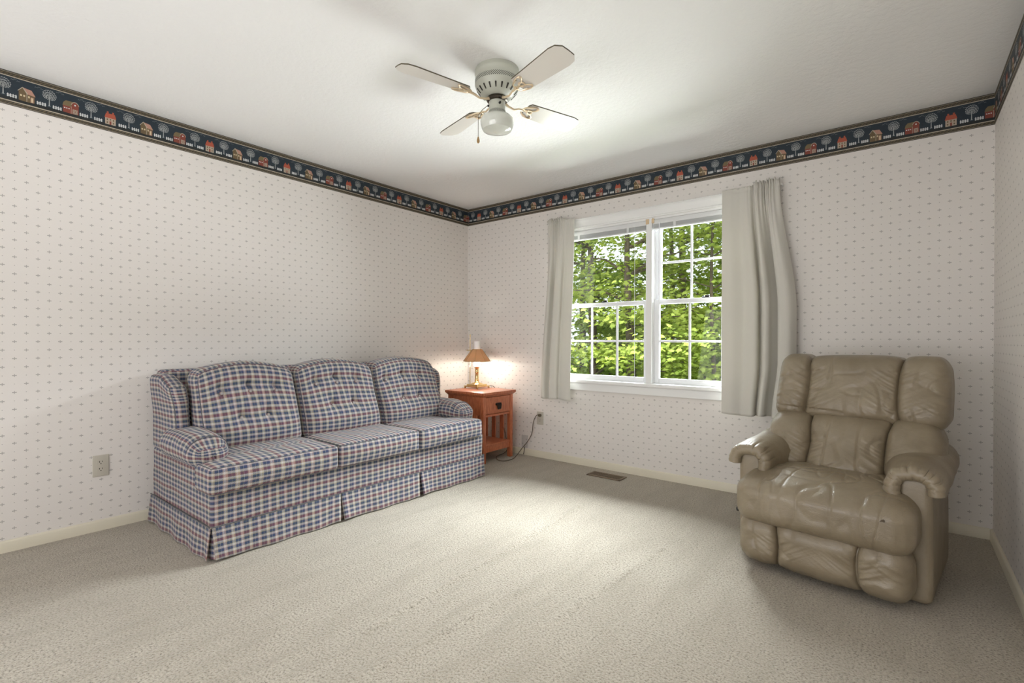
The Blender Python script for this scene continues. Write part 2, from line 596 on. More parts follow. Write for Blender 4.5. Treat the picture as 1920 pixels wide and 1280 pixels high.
MAT = dict(
    paper_side=wallpaper('sprig_wallpaper_sides', 1, 0.355, 0.0437, 1.4562, 0.0433),
    paper_plate=wallpaper('faded_sprig_paper', 0, 0.022, 0.0446, 0.02, 0.0437, 0.72),
    paper_back=wallpaper('sprig_wallpaper_back', 0, 0.1997, 0.0446, 2.2310, 0.0437),
    ceiling=ceiling_mat(),
    carpet=carpet_mat(),
    cream_paint=mat('cream_trim_paint', (0.70, 0.655, 0.53), 0.42, nz=(3, 0.05)),
    white_paint=mat('white_trim_paint', (0.83, 0.83, 0.82), 0.38),
    vinyl=mat('white_vinyl', (0.82, 0.83, 0.85), 0.32),
    glass=glass_mat(),
    slat=mat('blind_slat', (0.70, 0.705, 0.71), 0.4),
    hub=mat('dark_chrome', (0.10, 0.085, 0.07), 0.18, metal=1.0),
    bracket=mat('tan_plastic', (0.62, 0.47, 0.30), 0.5),
    black=mat('black_metal', (0.02, 0.02, 0.02), 0.35, metal=0.4),
    plaid=plaid_mat(),
    welt=mat('dark_welt_cord', (0.11, 0.11, 0.12), 0.85, nz=(180, 0.5)),
    leather=leather_mat(),
    tear=mat('torn_leather', (0.10, 0.075, 0.048), 0.8),
    stitch=mat('dark_stitching', (0.06, 0.048, 0.032), 0.8),
    oak=wood_mat('red_oak', (0.33, 0.080, 0.030), (0.52, 0.155, 0.064), (0.60, 0.20, 0.088)),
    iron=mat('dark_iron', (0.045, 0.036, 0.030), 0.42, metal=0.7, bump=(120, 0.5, 0.004)),
    brass=mat('polished_brass', (0.83, 0.64, 0.33), 0.22, metal=1.0),
    shade=shade_mat(),
    shade_rib=mat('brass_rib', (0.40, 0.29, 0.14), 0.35, metal=0.8),
    chimney=mat('frosted_chimney', (0.93, 0.90, 0.88), 0.35),
    bulb=emit_mat('lit_bulb', (1.0, 0.88, 0.68), 5.0),
    fan_white=mat('fan_cream_enamel', (0.50, 0.51, 0.44), 0.42),
    blade=mat('fan_blade_white', (0.72, 0.69, 0.635), 0.28, coat=0.3),
    blade_edge=mat('fan_blade_edge', (0.10, 0.085, 0.05), 0.5),
    fan_brass=mat('pale_brass', (0.86, 0.72, 0.52), 0.32, metal=0.7),
    globe=mat('milk_glass', (0.66, 0.68, 0.62), 0.12, coat=0.6),
    fob=mat('wood_fob', (0.36, 0.22, 0.09), 0.5),
    plate=mat('ivory_plate', (0.52, 0.49, 0.42), 0.4),
    slot=mat('dark_slot', (0.03, 0.025, 0.02), 0.6),
    vent=mat('brown_register', (0.20, 0.145, 0.095), 0.45, metal=0.3),
    duct=mat('dark_duct', (0.02, 0.014, 0.010), 0.9),
    cord=mat('brown_cord', (0.10, 0.075, 0.045), 0.6),
    curtain=curtain_mat(),
    bark=mat('tree_bark', (0.085, 0.062, 0.042), 0.95, nz=(14, 0.4), bump=(20, 0.8, 0.03)),
    leaf_a=leaf_mat('maple_leaf', (0.13, 0.205, 0.03), (0.46, 0.52, 0.14)),
    leaf_b=leaf_mat('woodland_leaf', (0.06, 0.11, 0.022), (0.30, 0.40, 0.085)),
    lawn=mat('forest_floor', (0.10, 0.17, 0.035), 1.0, nz=(3, 0.5), bump=(30, 0.8, 0.05)),
    # printed colours of the wallpaper border
    b_field=mat('border_navy', (0.012, 0.024, 0.036), 0.55, nz=(60, 0.25)),
    b_ground=mat('border_ground', (0.010, 0.013, 0.014), 0.55),
    b_trim=mat('border_trim_dark', (0.035, 0.031, 0.024), 0.55, nz=(160, 0.9)),
    b_cream=mat('border_cream', (0.46, 0.40, 0.31), 0.55),
    b_white=mat('border_white', (0.72, 0.74, 0.74), 0.55),
    b_tree=mat('border_tree_grey', (0.42, 0.44, 0.44), 0.55),
    b_tan=mat('border_tan', (0.14, 0.095, 0.045), 0.55),
    b_pink=mat('border_pink_roof', (0.44, 0.24, 0.18), 0.55),
    b_red=mat('border_barn_red', (0.22, 0.048, 0.030), 0.55),
    b_olive=mat('border_olive_roof', (0.17, 0.125, 0.06), 0.55),
    b_orange=mat('border_orange_roof', (0.40, 0.085, 0.045), 0.55),
    b_yellow=mat('border_window_yellow', (0.62, 0.52, 0.33), 0.55),
)

# ------------------------------------------------------------------ the setting
T = 0.14


def structure(name, mb, mats, **kw):
    return tag(mb.build(name, mats, **kw), kind='structure')


# floor: carpet grid with a few stretched ridges
ridges = [((-1.561, 1.10), (-1.60, 1.90), .008), ((-1.60, 1.90), (-1.66, 2.80), .009), ((-1.06, 1.55), (-0.98, 2.50), .008), ((-1.36, 0.95), (-1.30, 1.75), .004)]
NX = 320
gx = np.linspace(XL - .05, XR + .05, NX + 1)
gy = np.concatenate([np.linspace(YR - 3.4, .3, 20), np.linspace(.32, YB + .05, 280)])
NY = len(gy) - 1
GX, GY = np.meshgrid(gx, gy)
GZ = np.zeros_like(GX)
for (ax_, ay_), (bx_, by_), hh in ridges:
    dx, dy = bx_ - ax_, by_ - ay_
    L2 = dx * dx + dy * dy
    tt = np.clip(((GX - ax_) * dx + (GY - ay_) * dy) / L2, 0, 1)
    dist = np.hypot(GX - ax_ - tt * dx, GY - ay_ - tt * dy)
    GZ = np.maximum(GZ, hh * np.exp(-(dist / .018) ** 2))
mb = MB()
V = np.stack([GX, GY, GZ], -1).reshape(-1, 3).tolist()
F = [(j * (NX + 1) + i, j * (NX + 1) + i + 1, (j + 1) * (NX + 1) + i + 1, (j + 1) * (NX + 1) + i) for j in range(NY) for i in range(NX)]
mb.add(V, F, 0, [[(0, 0)] * 4] * len(F))
structure('floor', mb, MAT['carpet'])
structure('ceiling', MB().box((XL - T, YR - 3.4, H), (XR + T, YB + T, H + .12)), MAT['ceiling'], smooth=False)  # carried on unseen past the rear wall to block the sun
structure('wall_left', MB().box((XL - T, YR - 3.4, 0), (XL, YB + T, H)), MAT['paper_side'], smooth=False)
structure('wall_right', MB().box((XR, YR - 3.4, 0), (XR + T, YB + T, H)), MAT['paper_side'], smooth=False)
WX0, WX1, WZ0, WZ1 = -2.425, -0.745, 0.715, 2.055                    # window opening
mb = MB()
mb.box((XL, YB, 0), (WX0, YB + T, H)).box((WX1, YB, 0), (XR, YB + T, H))
mb.box((WX0, YB, 0), (WX1, YB + T, WZ0)).box((WX0, YB, WZ1), (WX1, YB + T, H))
structure('wall_back', mb, MAT['paper_back'], smooth=False)
mb = MB()
OX0, OX1, OZ1 = -3.2, 0.2, 2.40                                       # unseen wide opening behind the camera, added to let the fill in
mb.box((XL, YR - T, 0), (OX0, YR, H)).box((OX1, YR - T, 0), (XR, YR, H)).box((OX0, YR - T, OZ1), (OX1, YR, H))
mb.box((XL - T, YR - 3.4 - T, 0), (XR + T, YR - 3.4, H))
structure('wall_rear', mb, MAT['paper_back'], smooth=False)

bb_prof = [(0, 0), (0.013, 0), (0.013, 0.050), (0.010, 0.056), (0.005, 0.0595), (0, 0.0595)]


def baseboard(name, fn, d0, d1):
    structure(name, MB().prism(bb_prof, fn, d0, d1), MAT['cream_paint'], angle=30, recalc=True)


baseboard('baseboard_left', lambda u, w, d: (XL + u, d, w), YR, YB)
baseboard('baseboard_back', lambda u, w, d: (d, YB - u, w), XL + .013, XR - .013)
baseboard('baseboard_right', lambda u, w, d: (XR - u, d, w), YR, YB)

# wallpaper border: printed strip with cottages, trees, barns and picket fences
BM = ['b_field', 'b_ground', 'b_trim', 'b_cream', 'b_white', 'b_tree', 'b_tan', 'b_pink', 'b_red', 'b_olive', 'b_orange', 'b_yellow']
BI = {k: i for i, k in enumerate(BM)}


def border(name, fn, s0, s1, phase):
    """fn(s, z, d): s runs left to right as read from the room, d lifts off the wall"""
    mb = MB()
    e = 0.0006

    def poly(pts, m, lvl):
        pts = [(min(max(a, s0), s1), z) for a, z in pts]
        if max(p[0] for p in pts) - min(p[0] for p in pts) < 1e-5: return
        mb.add([fn(a, z, e * (1 + lvl * .5)) for a, z in pts], [tuple(range(len(pts)))], BI[m])

    def rect(a, z, a2, z2, m, lvl): poly([(a, z), (a2, z), (a2, z2), (a, z2)], m, lvl)
    zb = 2.2666
    rect(s0, zb, s1, H - .0005, 'b_field', 0)
    rect(s0, 2.2925, s1, 2.309, 'b_ground', 1)
    rect(s0, zb, s1, 2.2925, 'b_trim', 1)
    rect(s0, 2.4115, s1, H - .0005, 'b_trim', 1)
    for z, z2, m in ((2.2875, 2.2925, 'b_cream'), (2.4115, 2.416, 'b_cream'), (2.2705, 2.2720, 'b_cream'), (2.4330, 2.4345, 'b_cream'), (2.2745, 2.2755, 'b_olive'), (2.4285, 2.4297, 'b_olive')):
        rect(s0, z, s1, z2, m, 2)
    # twisted-rope dashes in both trims
    k = 0
    a = s0
    while a < s1:
        rect(a, 2.2785, a + .008, 2.2812, 'b_olive', 2); rect(a + .006, 2.2818, a + .014, 2.2845, 'b_olive', 2)
        rect(a, 2.4195, a + .008, 2.4222, 'b_olive', 2); rect(a + .006, 2.4228, a + .014, 2.4255, 'b_olive', 2)
        a += .016

    def fence(a, n):
        for i in range(n):
            x = a + i * .0098
            poly([(x, 2.309), (x + .0052, 2.309), (x + .0052, 2.3245), (x + .0026, 2.3275), (x, 2.3245)], 'b_white', 3)
        for z in (2.3125, 2.3195): rect(a - .001, z, a + (n - 1) * .0098 + .0062, z + .0026, 'b_white', 3)

    def tree(a):
        poly([(a - .0022, 2.318), (a + .0022, 2.318), (a + .0014, 2.352), (a - .0014, 2.352)], 'b_tree', 3)
        poly([(a - .006, 2.316), (a + .006, 2.316), (a + .002, 2.3195), (a - .002, 2.3195)], 'b_tree', 3)
        c = (a, 2.371)
        rnd = random.Random(11)
        for i in range(13):
            th = math.radians(-32 + 244 * i / 12)
            L = .029 + .004 * rnd.random()
            q = Vector((math.cos(th) * L * .82, math.sin(th) * L * .92))
            nrm = Vector((-q.y, q.x)).normalized() * .0008
            b = Vector((a, 2.350 + (i % 3) * .004))
            tip = Vector(c) + q
            poly([tuple(b - nrm), tuple(b + nrm), tuple(tip + nrm * .7), tuple(tip - nrm * .7)], 'b_tree', 3)
            for L3 in (.45, .72, 1.0):
                for sd in (-1, 1):
                    p = b.lerp(tip, L3) + nrm.normalized() * sd * .0036
                    poly([(p.x - .0022, p.y), (p.x, p.y - .0020), (p.x + .0022, p.y), (p.x, p.y + .0020)], 'b_tree', 3)

    def birds(a, z):
        for i, dz in enumerate((0, .004, -.002)):
            x = a + i * .011
            poly([(x - .006, z + dz), (x - .003, z + dz + .0035), (x, z + dz + .001), (x - .003, z + dz + .0048)], 'b_tree', 3)
            poly([(x, z + dz + .001), (x + .003, z + dz + .0035), (x + .006, z + dz), (x + .003, z + dz + .0048)], 'b_tree', 3)

    def cottage(a):
        z = 2.307
        poly([(a - .030, z), (a, z - .002), (a, z + .040), (a - .016, z + .066), (a - .030, z + .045)], 'b_tan', 3)
        poly([(a, z - .002), (a + .030, z + .001), (a + .030, z + .036), (a, z + .040)], 'b_tan', 3)
        poly([(a - .016, z + .068), (a + .018, z + .063), (a + .033, z + .035), (a + .001, z + .039)], 'b_pink', 4)
        poly([(a - .033, z + .044), (a - .016, z + .066), (a - .016, z + .071), (a - .034, z + .047)], 'b_cream', 5)
        poly([(a - .016, z + .066), (a + .001, z + .037), (a + .004, z + .040), (a - .014, z + .070)], 'b_cream', 5)
        rect(a - .001, z, a + .001, z + .039, 'b_cream', 4)
        for x, y, w, h in ((-.025, .022, .007, .009), (-.013, .022, .007, .009), (.005, .021, .006, .010)): rect(a + x, z + y, a + x + w, z + y + h, 'b_yellow', 4)
        rect(a + .014, z, a + .026, z + .028, 'b_pink', 4)
        rect(a + .017, z + .002, a + .023, z + .025, 'b_yellow', 5)

    def barn(a):
        z = 2.307
        poly([(a - .032, z + .002), (a + .002, z), (a + .002, z + .038), (a - .032, z + .038)], 'b_red', 3)
        poly([(a - .034, z + .037), (a + .002, z + .037), (a + .006, z + .056), (a + .012, z + .066), (a - .020, z + .066), (a - .030, z + .054)], 'b_olive', 4)
        arch = [(a + .002, z), (a + .033, z + .002), (a + .033, z + .038)]
        for i in range(7):
            th = math.radians(20 + 140 * i / 6)
            arch.append((a + .018 + .0165 * math.cos(th), z + .040 + .025 * math.sin(th)))
        arch.append((a + .002, z + .038))
        poly(arch, 'b_red', 4)
        for i in range(6):
            t0, t1 = math.radians(20 + 140 * i / 6), math.radians(20 + 140 * (i + 1) / 6)
            P = [(a + .018 + q * math.cos(tt), z + .040 + q2 * math.sin(tt)) for tt, q, q2 in ((t0, .0165, .025), (t1, .0165, .025), (t1, .0185, .0285), (t0, .0185, .0285))]
            poly(P, 'b_cream', 5)
        rect(a + .001, z, a + .003, z + .040, 'b_cream', 5)
        for x in (-.028, -.019, -.010): rect(a + x, z + .023, a + x + .0055, z + .0275, 'b_white', 5)
        rect(a + .015, z + .047, a + .021, z + .054, 'b_white', 5)
        x0, x1, y0, y1 = a + .008, a + .028, z + .002, z + .027
        for q in ((x0, y0, x0 + .002, y1), (x1 - .002, y0, x1, y1), ((x0 + x1) / 2 - .001, y0, (x0 + x1) / 2 + .001, y1), (x0, y1 - .002, x1, y1), (x0, y0, x1, y0 + .002)): rect(*q, 'b_cream', 6)
        for xa, xb in ((x0, (x0 + x1) / 2), ((x0 + x1) / 2, x1)):
            poly([(xa, y0), (xa + .002, y0), (xb, y1), (xb - .002, y1)], 'b_cream', 6)
            poly([(xb, y0), (xb - .002, y0), (xa, y1), (xa + .002, y1)], 'b_cream', 6)

    def farmhouse(a):
        z = 2.306
        rect(a - .024, z, a + .024, z + .037, 'b_cream', 3)
        poly([(a - .027, z + .036), (a + .027, z + .036), (a + .020, z + .062), (a - .020, z + .062)], 'b_orange', 4)
        for x in (-.016, .008): rect(a + x, z + .060, a + x + .008, z + .072, 'b_orange', 4)
        rect(a - .004, z, a + .004, z + .019, 'b_red', 5)
        for i in range(5): rect(a - .0235, z + .006 + i * .0065, a + .0235, z + .007 + i * .0065, 'b_pink', 4)
        for x in (-.017, .011):
            for y in (.006, .022): rect(a + x, z + y, a + x + .006, z + y + .009, 'b_tan', 5)
        rect(a - .003, z + .024, a + .003, z + .032, 'b_tan', 5)

    step, kinds = .172, (cottage, barn, farmhouse)
    k0 = int(math.floor((s0 - phase) / step)) - 1
    k = k0
    while phase + k * step < s1 + .1:
        a = phase + k * step
        if s0 - .03 < a < s1 + .03: (barn if name.endswith('back') and a > .30 else kinds[k % 3])(a)
        fence(a + .038, 4); fence(a + .100, 4)
        if s0 + .03 < a + .086 < s1 - .03: tree(a + .086)
        birds(a + .035, 2.393); birds(a + .118, 2.398)
        k += 1
    return structure(name, mb, [MAT[b] for b in BM], smooth=False)


border('trim_border_left', lambda s, z, d: (XL + d, s, z), YR, YB - .001, 0.4431)
border('trim_border_back', lambda s, z, d: (s, YB - d, z), XL + .001, XR - .001, -0.6573 - .516 * 6)
border('trim_border_right', lambda s, z, d: (XR - d, -s, z), -YB + .001, -YR, -YB + .06)

# ------------------------------------------------------------------ window: two double-hung units side by side
win = empty('window_1', (0, 0, 0), kind='structure')
GY_ = YB + .075
cas = MB()
cw = .068
for lo, hi in (((WX0 - cw, YB - .018, WZ0), (WX0, YB, WZ1 + .085)), ((WX1, YB - .018, WZ0), (WX1 + cw, YB, WZ1 + .085))):
    cas.rbox([(a + b) / 2 for a, b in zip(lo, hi)], [(b - a) / 2 for a, b in zip(lo, hi)], .004, (1, 1, 1), 2)
# moulded head casing
hp = [(0, 0), (.014, 0), (.014, .012), (.010, .016), (.012, .040), (.017, .055), (.022, .066), (.022, .085), (0, .085)]
cas.prism(hp, lambda u, w, d: (d, YB - u, WZ1 + w), WX0 - cw, WX1 + cw)
cas.build('casing', MAT['white_paint'], win, angle=25, recalc=True)
jam = MB()
for lo, hi in (((WX0, YB - .002, WZ0), (WX0 + .018, YB + T, WZ1)), ((WX1 - .018, YB - .002, WZ0), (WX1, YB + T, WZ1)), ((WX0, YB - .002, WZ1 - .018), (WX1, YB + T, WZ1))):
    jam.box(lo, hi)
jam.build('jamb', MAT['white_paint'], win, smooth=False)
MX = (WX0 + WX1) / 2
MB().rbox((MX, YB + .03, (WZ0 + WZ1) / 2), (.024, .045, (WZ1 - WZ0) / 2 - .001), .004, (1, 1, 1), 2).build('mullion', MAT['white_paint'], win)
MB().rbox(((WX0 + WX1) / 2, YB + .005, WZ0 + .012), ((WX1 - WX0) / 2 + .09, .042, .0165), .012, (1, 1, 1), 3).build('stool', MAT['white_paint'], win)
MB().rbox(((WX0 + WX1) / 2, YB - .008, WZ0 - .034), ((WX1 - WX0) / 2 + .075, .009, .031), .004, (1, 1, 1), 2).build('apron', MAT['white_paint'], win)
MB().box((WX0, YB + T - .03, WZ0 - .02), (WX1, YB + T + .03, WZ0 + .012)).build('outer_sill', MAT['vinyl'], win, smooth=False)

ZM = 1.390           # meeting rail height


def sash(x0, x1, z0, z1, y, grid, rail_b, rail_t):
    st = .040
    f = MB()
    for lo, hi in (((x0, y - .016, z0), (x0 + st, y + .016, z1)), ((x1 - st, y - .016, z0), (x1, y + .016, z1)),
                   ((x0 + st, y - .016, z0), (x1 - st, y + .016, z0 + rail_b)), ((x0 + st, y - .016, z1 - rail_t), (x1 - st, y + .016, z1))):
        f.rbox([(a + b) / 2 for a, b in zip(lo, hi)], [(b - a) / 2 for a, b in zip(lo, hi)], .004, (1, 1, 1), 2)
    fo = f.build('sash', MAT['vinyl'], win)
    gx0, gx1, gz0, gz1 = x0 + st, x1 - st, z0 + rail_b, z1 - rail_t
    MB().box((gx0, y - .003, gz0), (gx1, y + .003, gz1)).build('pane', MAT['glass'], fo, smooth=False)
    if grid:
        g = MB()
        for i in (1, 2):
            xx = gx0 + (gx1 - gx0) * i / 3
            g.rbox((xx, y - .007, (gz0 + gz1) / 2), (.0085, .006, (gz1 - gz0) / 2), .003, (1, 1, 1), 2)
        g.rbox(((gx0 + gx1) / 2, y - .007, (gz0 + gz1) / 2), ((gx1 - gx0) / 2, .0062, .0085), .003, (1, 1, 1), 2)
        g.build('muntin', MAT['vinyl'], fo)
    return fo


for (a, b, ugrid) in ((WX0 + .02, MX - .024, False), (MX + .024, WX1 - .02, True)):
    lo_s = sash(a, b, WZ0 + .024, ZM + .016, YB + .055, True, .046, .034)
    sash(a, b, ZM - .016, WZ1 - .02, YB + .092, ugrid, .034, .040)
    lk = MB()
    cx_ = (a + b) / 2
    lk.rbox((cx_, YB + .052, ZM + .021), (.026, .012, .005), .004, (1, 1, 1), 2)
    lk.rbox((cx_ + .010, YB + .048, ZM + .030), (.016, .008, .006), .005, (1, 1, 1), 2)
    lk.build('lock', MAT['black'], lo_s)
MB().box((MX + .024, YB + .062, ZM + .02), (MX + .046, YB + .075, WZ1 - .10)).build('jamb_liner', MAT['vinyl'], win, smooth=False)


# raised mini blinds
def blind(x0, x1, stack_bot, label, wand_x, wand_bot, wand_r):
    root = empty('mini_blind', ((x0 + x1) / 2, YB + .012, WZ1), 0, label, 'blind', 'raised mini blinds in the window head')
    ox, oy, oz = root.location

    def L(mb, name, m, par=root):
        mb.v = [(x - ox, y - oy, z - oz) for x, y, z in mb.v]
        return mb.build(name, m, par)
    zt = WZ1 - .019
    L(MB().rbox(((x0 + x1) / 2, YB + .010, zt - .020), ((x1 - x0) / 2, .016, .019), .003, (1, 1, 1), 2), 'headrail', MAT['slat'])
    s = MB()
    n = 7
    z0 = stack_bot + .013
    for i in range(n):
        z = z0 + (zt - .043 - z0) * i / (n - 1)
        s.box((x0 + .006, YB - .003, z), (x1 - .006, YB + .022, z + .0016))
    so = s.build('slat_stack', MAT['slat'], None, smooth=False)
    so.parent = root
    so.location = (-ox, -oy, -oz)
    L(MB().rbox(((x0 + x1) / 2, YB + .010, stack_bot + .005), ((x1 - x0) / 2 - .005, .0135, .006), .003, (1, 1, 1), 2), 'bottom_rail', MAT['slat'])
    for q in (.22, .80):
        xx = x0 + (x1 - x0) * q
        L(MB().box((xx - .010, YB - .006, stack_bot), (xx + .010, YB - .004, zt - .036)), 'ladder_tape', MAT['slat'])
    L(MB().tube([(wand_x, YB - .012, zt - .030), (wand_x, YB - .014, zt - .06), (wand_x + .002, YB - .014, wand_bot)], wand_r, 8), 'wand', MAT['vinyl'])
    return root


blind(WX0 + .02, MX - .026, 1.955, 'raised white mini blind over the clear upper sash beside the gathered narrow curtain', -1.705, .755, .0016)
blind(MX + .026, WX1 - .02, 1.958, 'raised white mini blind with thick wand beside the wide curtain', MX + .085, 1.36, .0045)
br = MB()
br.rbox((MX - .012, YB - .008, WZ1 - .032), (.014, .012, .020), .003, (1, 1, 1), 2)
br.rbox((MX + .030, YB - .006, WZ1 - .030), (.010, .010, .018), .003, (1, 1, 1), 2)
br.build('blind_bracket', MAT['bracket'], win)


# ------------------------------------------------------------------ curtains on a shared rod
def curtain(name, label, top, edges, zt, zb, seed, ruffle=.032):
    """edges(v) -> (x_left, x_right, gather centre) for v = 0 (rod) .. 1 (hem); pleats get looser away from the rod"""
    rnd = random.Random(seed)
    NU, NV = 220, 90
    root = empty(name, (top[0], YB - .076, zt), 0, label, 'curtain', 'cotton curtains at the window')
    ox, oy, oz = root.location

    def fn(u, vv):
        # vv < 0.04 is the ruffle above the rod
        z = zt + ruffle - (zt + ruffle - zb) * vv
        v = max(0.0, (zt - z) / (zt - zb))
        xl, xr, gmap, depth = edges(v)
        x = xl + (xr - xl) * gmap(u)
        y = YB - .076 - depth(u, v)
        # small gathers near the rod
        g = math.exp(-v * 9)
        gz_ = float(sstep(.34, .46, u)) if seed == 3 else 1 - float(sstep(.62, .74, u))
        fine = math.sin(u * 95 + 2.3 * math.sin(u * 13 + seed)) * .009 * g * (.15 + .85 * gz_)
        pinch = math.exp(-((z - zt) / .012) ** 2)
        y += fine * (1 - .5 * pinch)
        if z > zt:
            q_ = (z - zt) / ruffle
            y += (.012 * math.sin(u * 110 + seed) + .006 * math.sin(u * 210)) * q_ * (.2 + .8 * gz_)
            z += (.008 * math.sin(u * 70 + seed * 2) + .006 * math.sin(u * 171)) * q_ * (.15 + .85 * gz_) - (1 - gz_) * ruffle * .55 * q_
        y += .010 * pinch
        # hem hangs slightly unevenly
        if v > .9: z += .006 * math.sin(u * 9 + seed) * (v - .9) * 10
        return (x - ox, y - oy, z - oz)
    ob = MB().grid(fn, NU, NV).build('cloth_panel', MAT['curtain'], root, angle=180)
    so = ob.modifiers.new('thickness', 'SOLIDIFY')
    so.thickness = .0022
    so.offset = 0
    # hem fold
    def hem(u, k):
        x, y, z = fn(u, 1.0)
        return (x, y - .0025, z + .048 * k)
    return root


def fold_fns(xs_top, xs_bot, dp):
    """folds given as cross positions at the rod and at the hem plus their depth off the rod line"""
    us = np.linspace(0, 1, len(dp))

    def ci(u, ys):
        k = min(int(u * (len(ys) - 1)), len(ys) - 2)
        f = u * (len(ys) - 1) - k
        p0, p1, p2, p3 = ys[max(k - 1, 0)], ys[k], ys[k + 1], ys[min(k + 2, len(ys) - 1)]
        return .5 * (2 * p1 + (p2 - p0) * f + (2 * p0 - 5 * p1 + 4 * p2 - p3) * f * f + (3 * p1 - p0 - 3 * p2 + p3) * f ** 3)

    def gm(v):
        w = float(sstep(.0, .45, v))
        xs = [a + (b - a) * w for a, b in zip(xs_top, xs_bot)]
        return lambda u: ci(u, xs)

    def depth(u, v):
        w = .28 + .72 * float(sstep(.02, .38, v))
        return max(-.034, ci(u, dp) * w + .010)
    return gm, depth


RG, RD = fold_fns([0, .16, .30, .42, .50, .54, .60, .64, .70, .74, .80, .86, .92, 1.0],
                  [0, .16, .31, .45, .505, .515, .60, .66, .70, .775, .785, .86, .94, 1.0],
                  [.010, .024, .004, .026, .010, -.044, .044, .042, -.006, -.050, .030, .046, .034, -.024])


def right_edges(v):
    xl = -1.013 + .004 * v
    xr = -.650 + .098 * sstep(0, .55, v) - .045 * sstep(.75, 1.0, v)
    return xl, xr, RG(v), RD


LG, LD = fold_fns([0, .10, .18, .26, .33, .40, .46, .54, .62, .70, .80, .90, 1.0],
                  [0, .09, .19, .235, .275, .32, .40, .52, .60, .63, .74, .88, 1.0],
                  [-.030, .008, .016, -.026, -.034, -.014, .030, .034, .024, -.002, .006, .010, .006])


def left_edges(v):
    xr = -2.226 - .032 * sstep(.05, .9, v)
    xl = -2.508 - .085 * sstep(.1, 1.0, v)
    return xl, xr, LG(v), LD


curtain('curtain', 'wide sage-cream curtain hanging behind the leather recliner', (-.82, 0), right_edges, 2.128, .572, 3)
curtain('curtain', 'narrow gathered sage-cream curtain hanging nearest the lamp table', (-2.37, 0), left_edges, 2.122, .560, 8)
rod = empty('curtain_rod', (MX, YB, 2.125), 0, 'white flat curtain rod across the window head, threaded through both curtains', 'curtain rod')
rr = MB()
rr.tube([(-2.512 - MX, -.004, 0), (-2.512 - MX, -.046, 0), (-2.505 - MX, -.056, 0), (-.652 - MX, -.056, .004), (-.643 - MX, -.046, .004), (-.643 - MX, -.004, .004)], .0045, 8)
rr.build('rod_bar', MAT['white_paint'], rod)


# ------------------------------------------------------------------ plaid sofa
SX = -2.615           # front plane of the sofa body
SY0, SY1 = 0.972, 2.945
sofa = empty('sofa', (-3.08, (SY0 + SY1) / 2, 0), 0, 'blue and red plaid three-seat sofa with button-tufted back and skirt against the papered wall', 'sofa')
ox, oy, oz = sofa.location


def part(mb, name, m, parent=sofa, org=None, **kw):
    o_ = org if org is not None else sofa.location
    mb.v = [(x - o_[0], y - o_[1], z - o_[2]) for x, y, z in mb.v]
    return mb.build(name, m, parent, **kw)


def wob(P, amp, sc, seed):
    out = np.array(P)
    for i, p in enumerate(P):
        n = noise.noise_vector(Vector((p[0] * sc + seed, p[1] * sc, p[2] * sc)))
        out[i] += amp * np.array(n)
    return out


# body: platform, side walls below the arms, back
part(MB().rbox((-3.06, (SY0 + SY1) / 2, .235), (.432, (SY1 - SY0) / 2, .105), .018, (20, 40, 6), 2, deform=lambda P: wob(P, .004, 6, 1)), 'base_rail', MAT['plaid'])
for sy in (0, 1):
    yc = SY0 + .085 if sy == 0 else SY1 - .085
    part(MB().rbox((-3.13, yc, .352), (.355, .084, .097), .02, (16, 6, 10), 2, deform=lambda P: wob(P, .003, 6, 2)), 'side_panel', MAT['plaid'])
part(MB().rbox((-3.45, (SY0 + SY1) / 2, .53), (.055, (SY1 - SY0) / 2 - .02, .37), .03, (3, 40, 14), 2,
               deform=lambda P: P - np.outer(sstep(.3, .9, P[:, 2]) * .02, [1, 0, 0])), 'back_frame', MAT['plaid'])


# seat cushions, the outer two with ears in front of the arms
def rim(c, hd, r, n=14, faces='x'):
    """closed path round the +x face of a rounded box, on the 45 degree line of its edge"""
    k = .29 * r
    hy, hz = hd[1] - k, hd[2] - k
    rr_ = r * .9
    pts = []
    for cy, cz, a0 in ((hy - rr_, hz - rr_, 0), (-hy + rr_, hz - rr_, 90), (-hy + rr_, -hz + rr_, 180), (hy - rr_, -hz + rr_, 270)):
        for q in range(6):
            th = math.radians(a0 + 90 * q / 5)
            pts.append((cy + rr_ * math.cos(th), cz + rr_ * math.sin(th)))
    out = []
    for i in range(len(pts)):
        a, b_ = pts[i], pts[(i + 1) % len(pts)]
        m_ = max(1, int(math.hypot(b_[0] - a[0], b_[1] - a[1]) / .02))
        for q in range(m_): out.append((a[0] + (b_[0] - a[0]) * q / m_, a[1] + (b_[1] - a[1]) * q / m_))
    return np.array([(c[0] + hd[0] - k, c[1] + y, c[2] + z) for y, z in out])


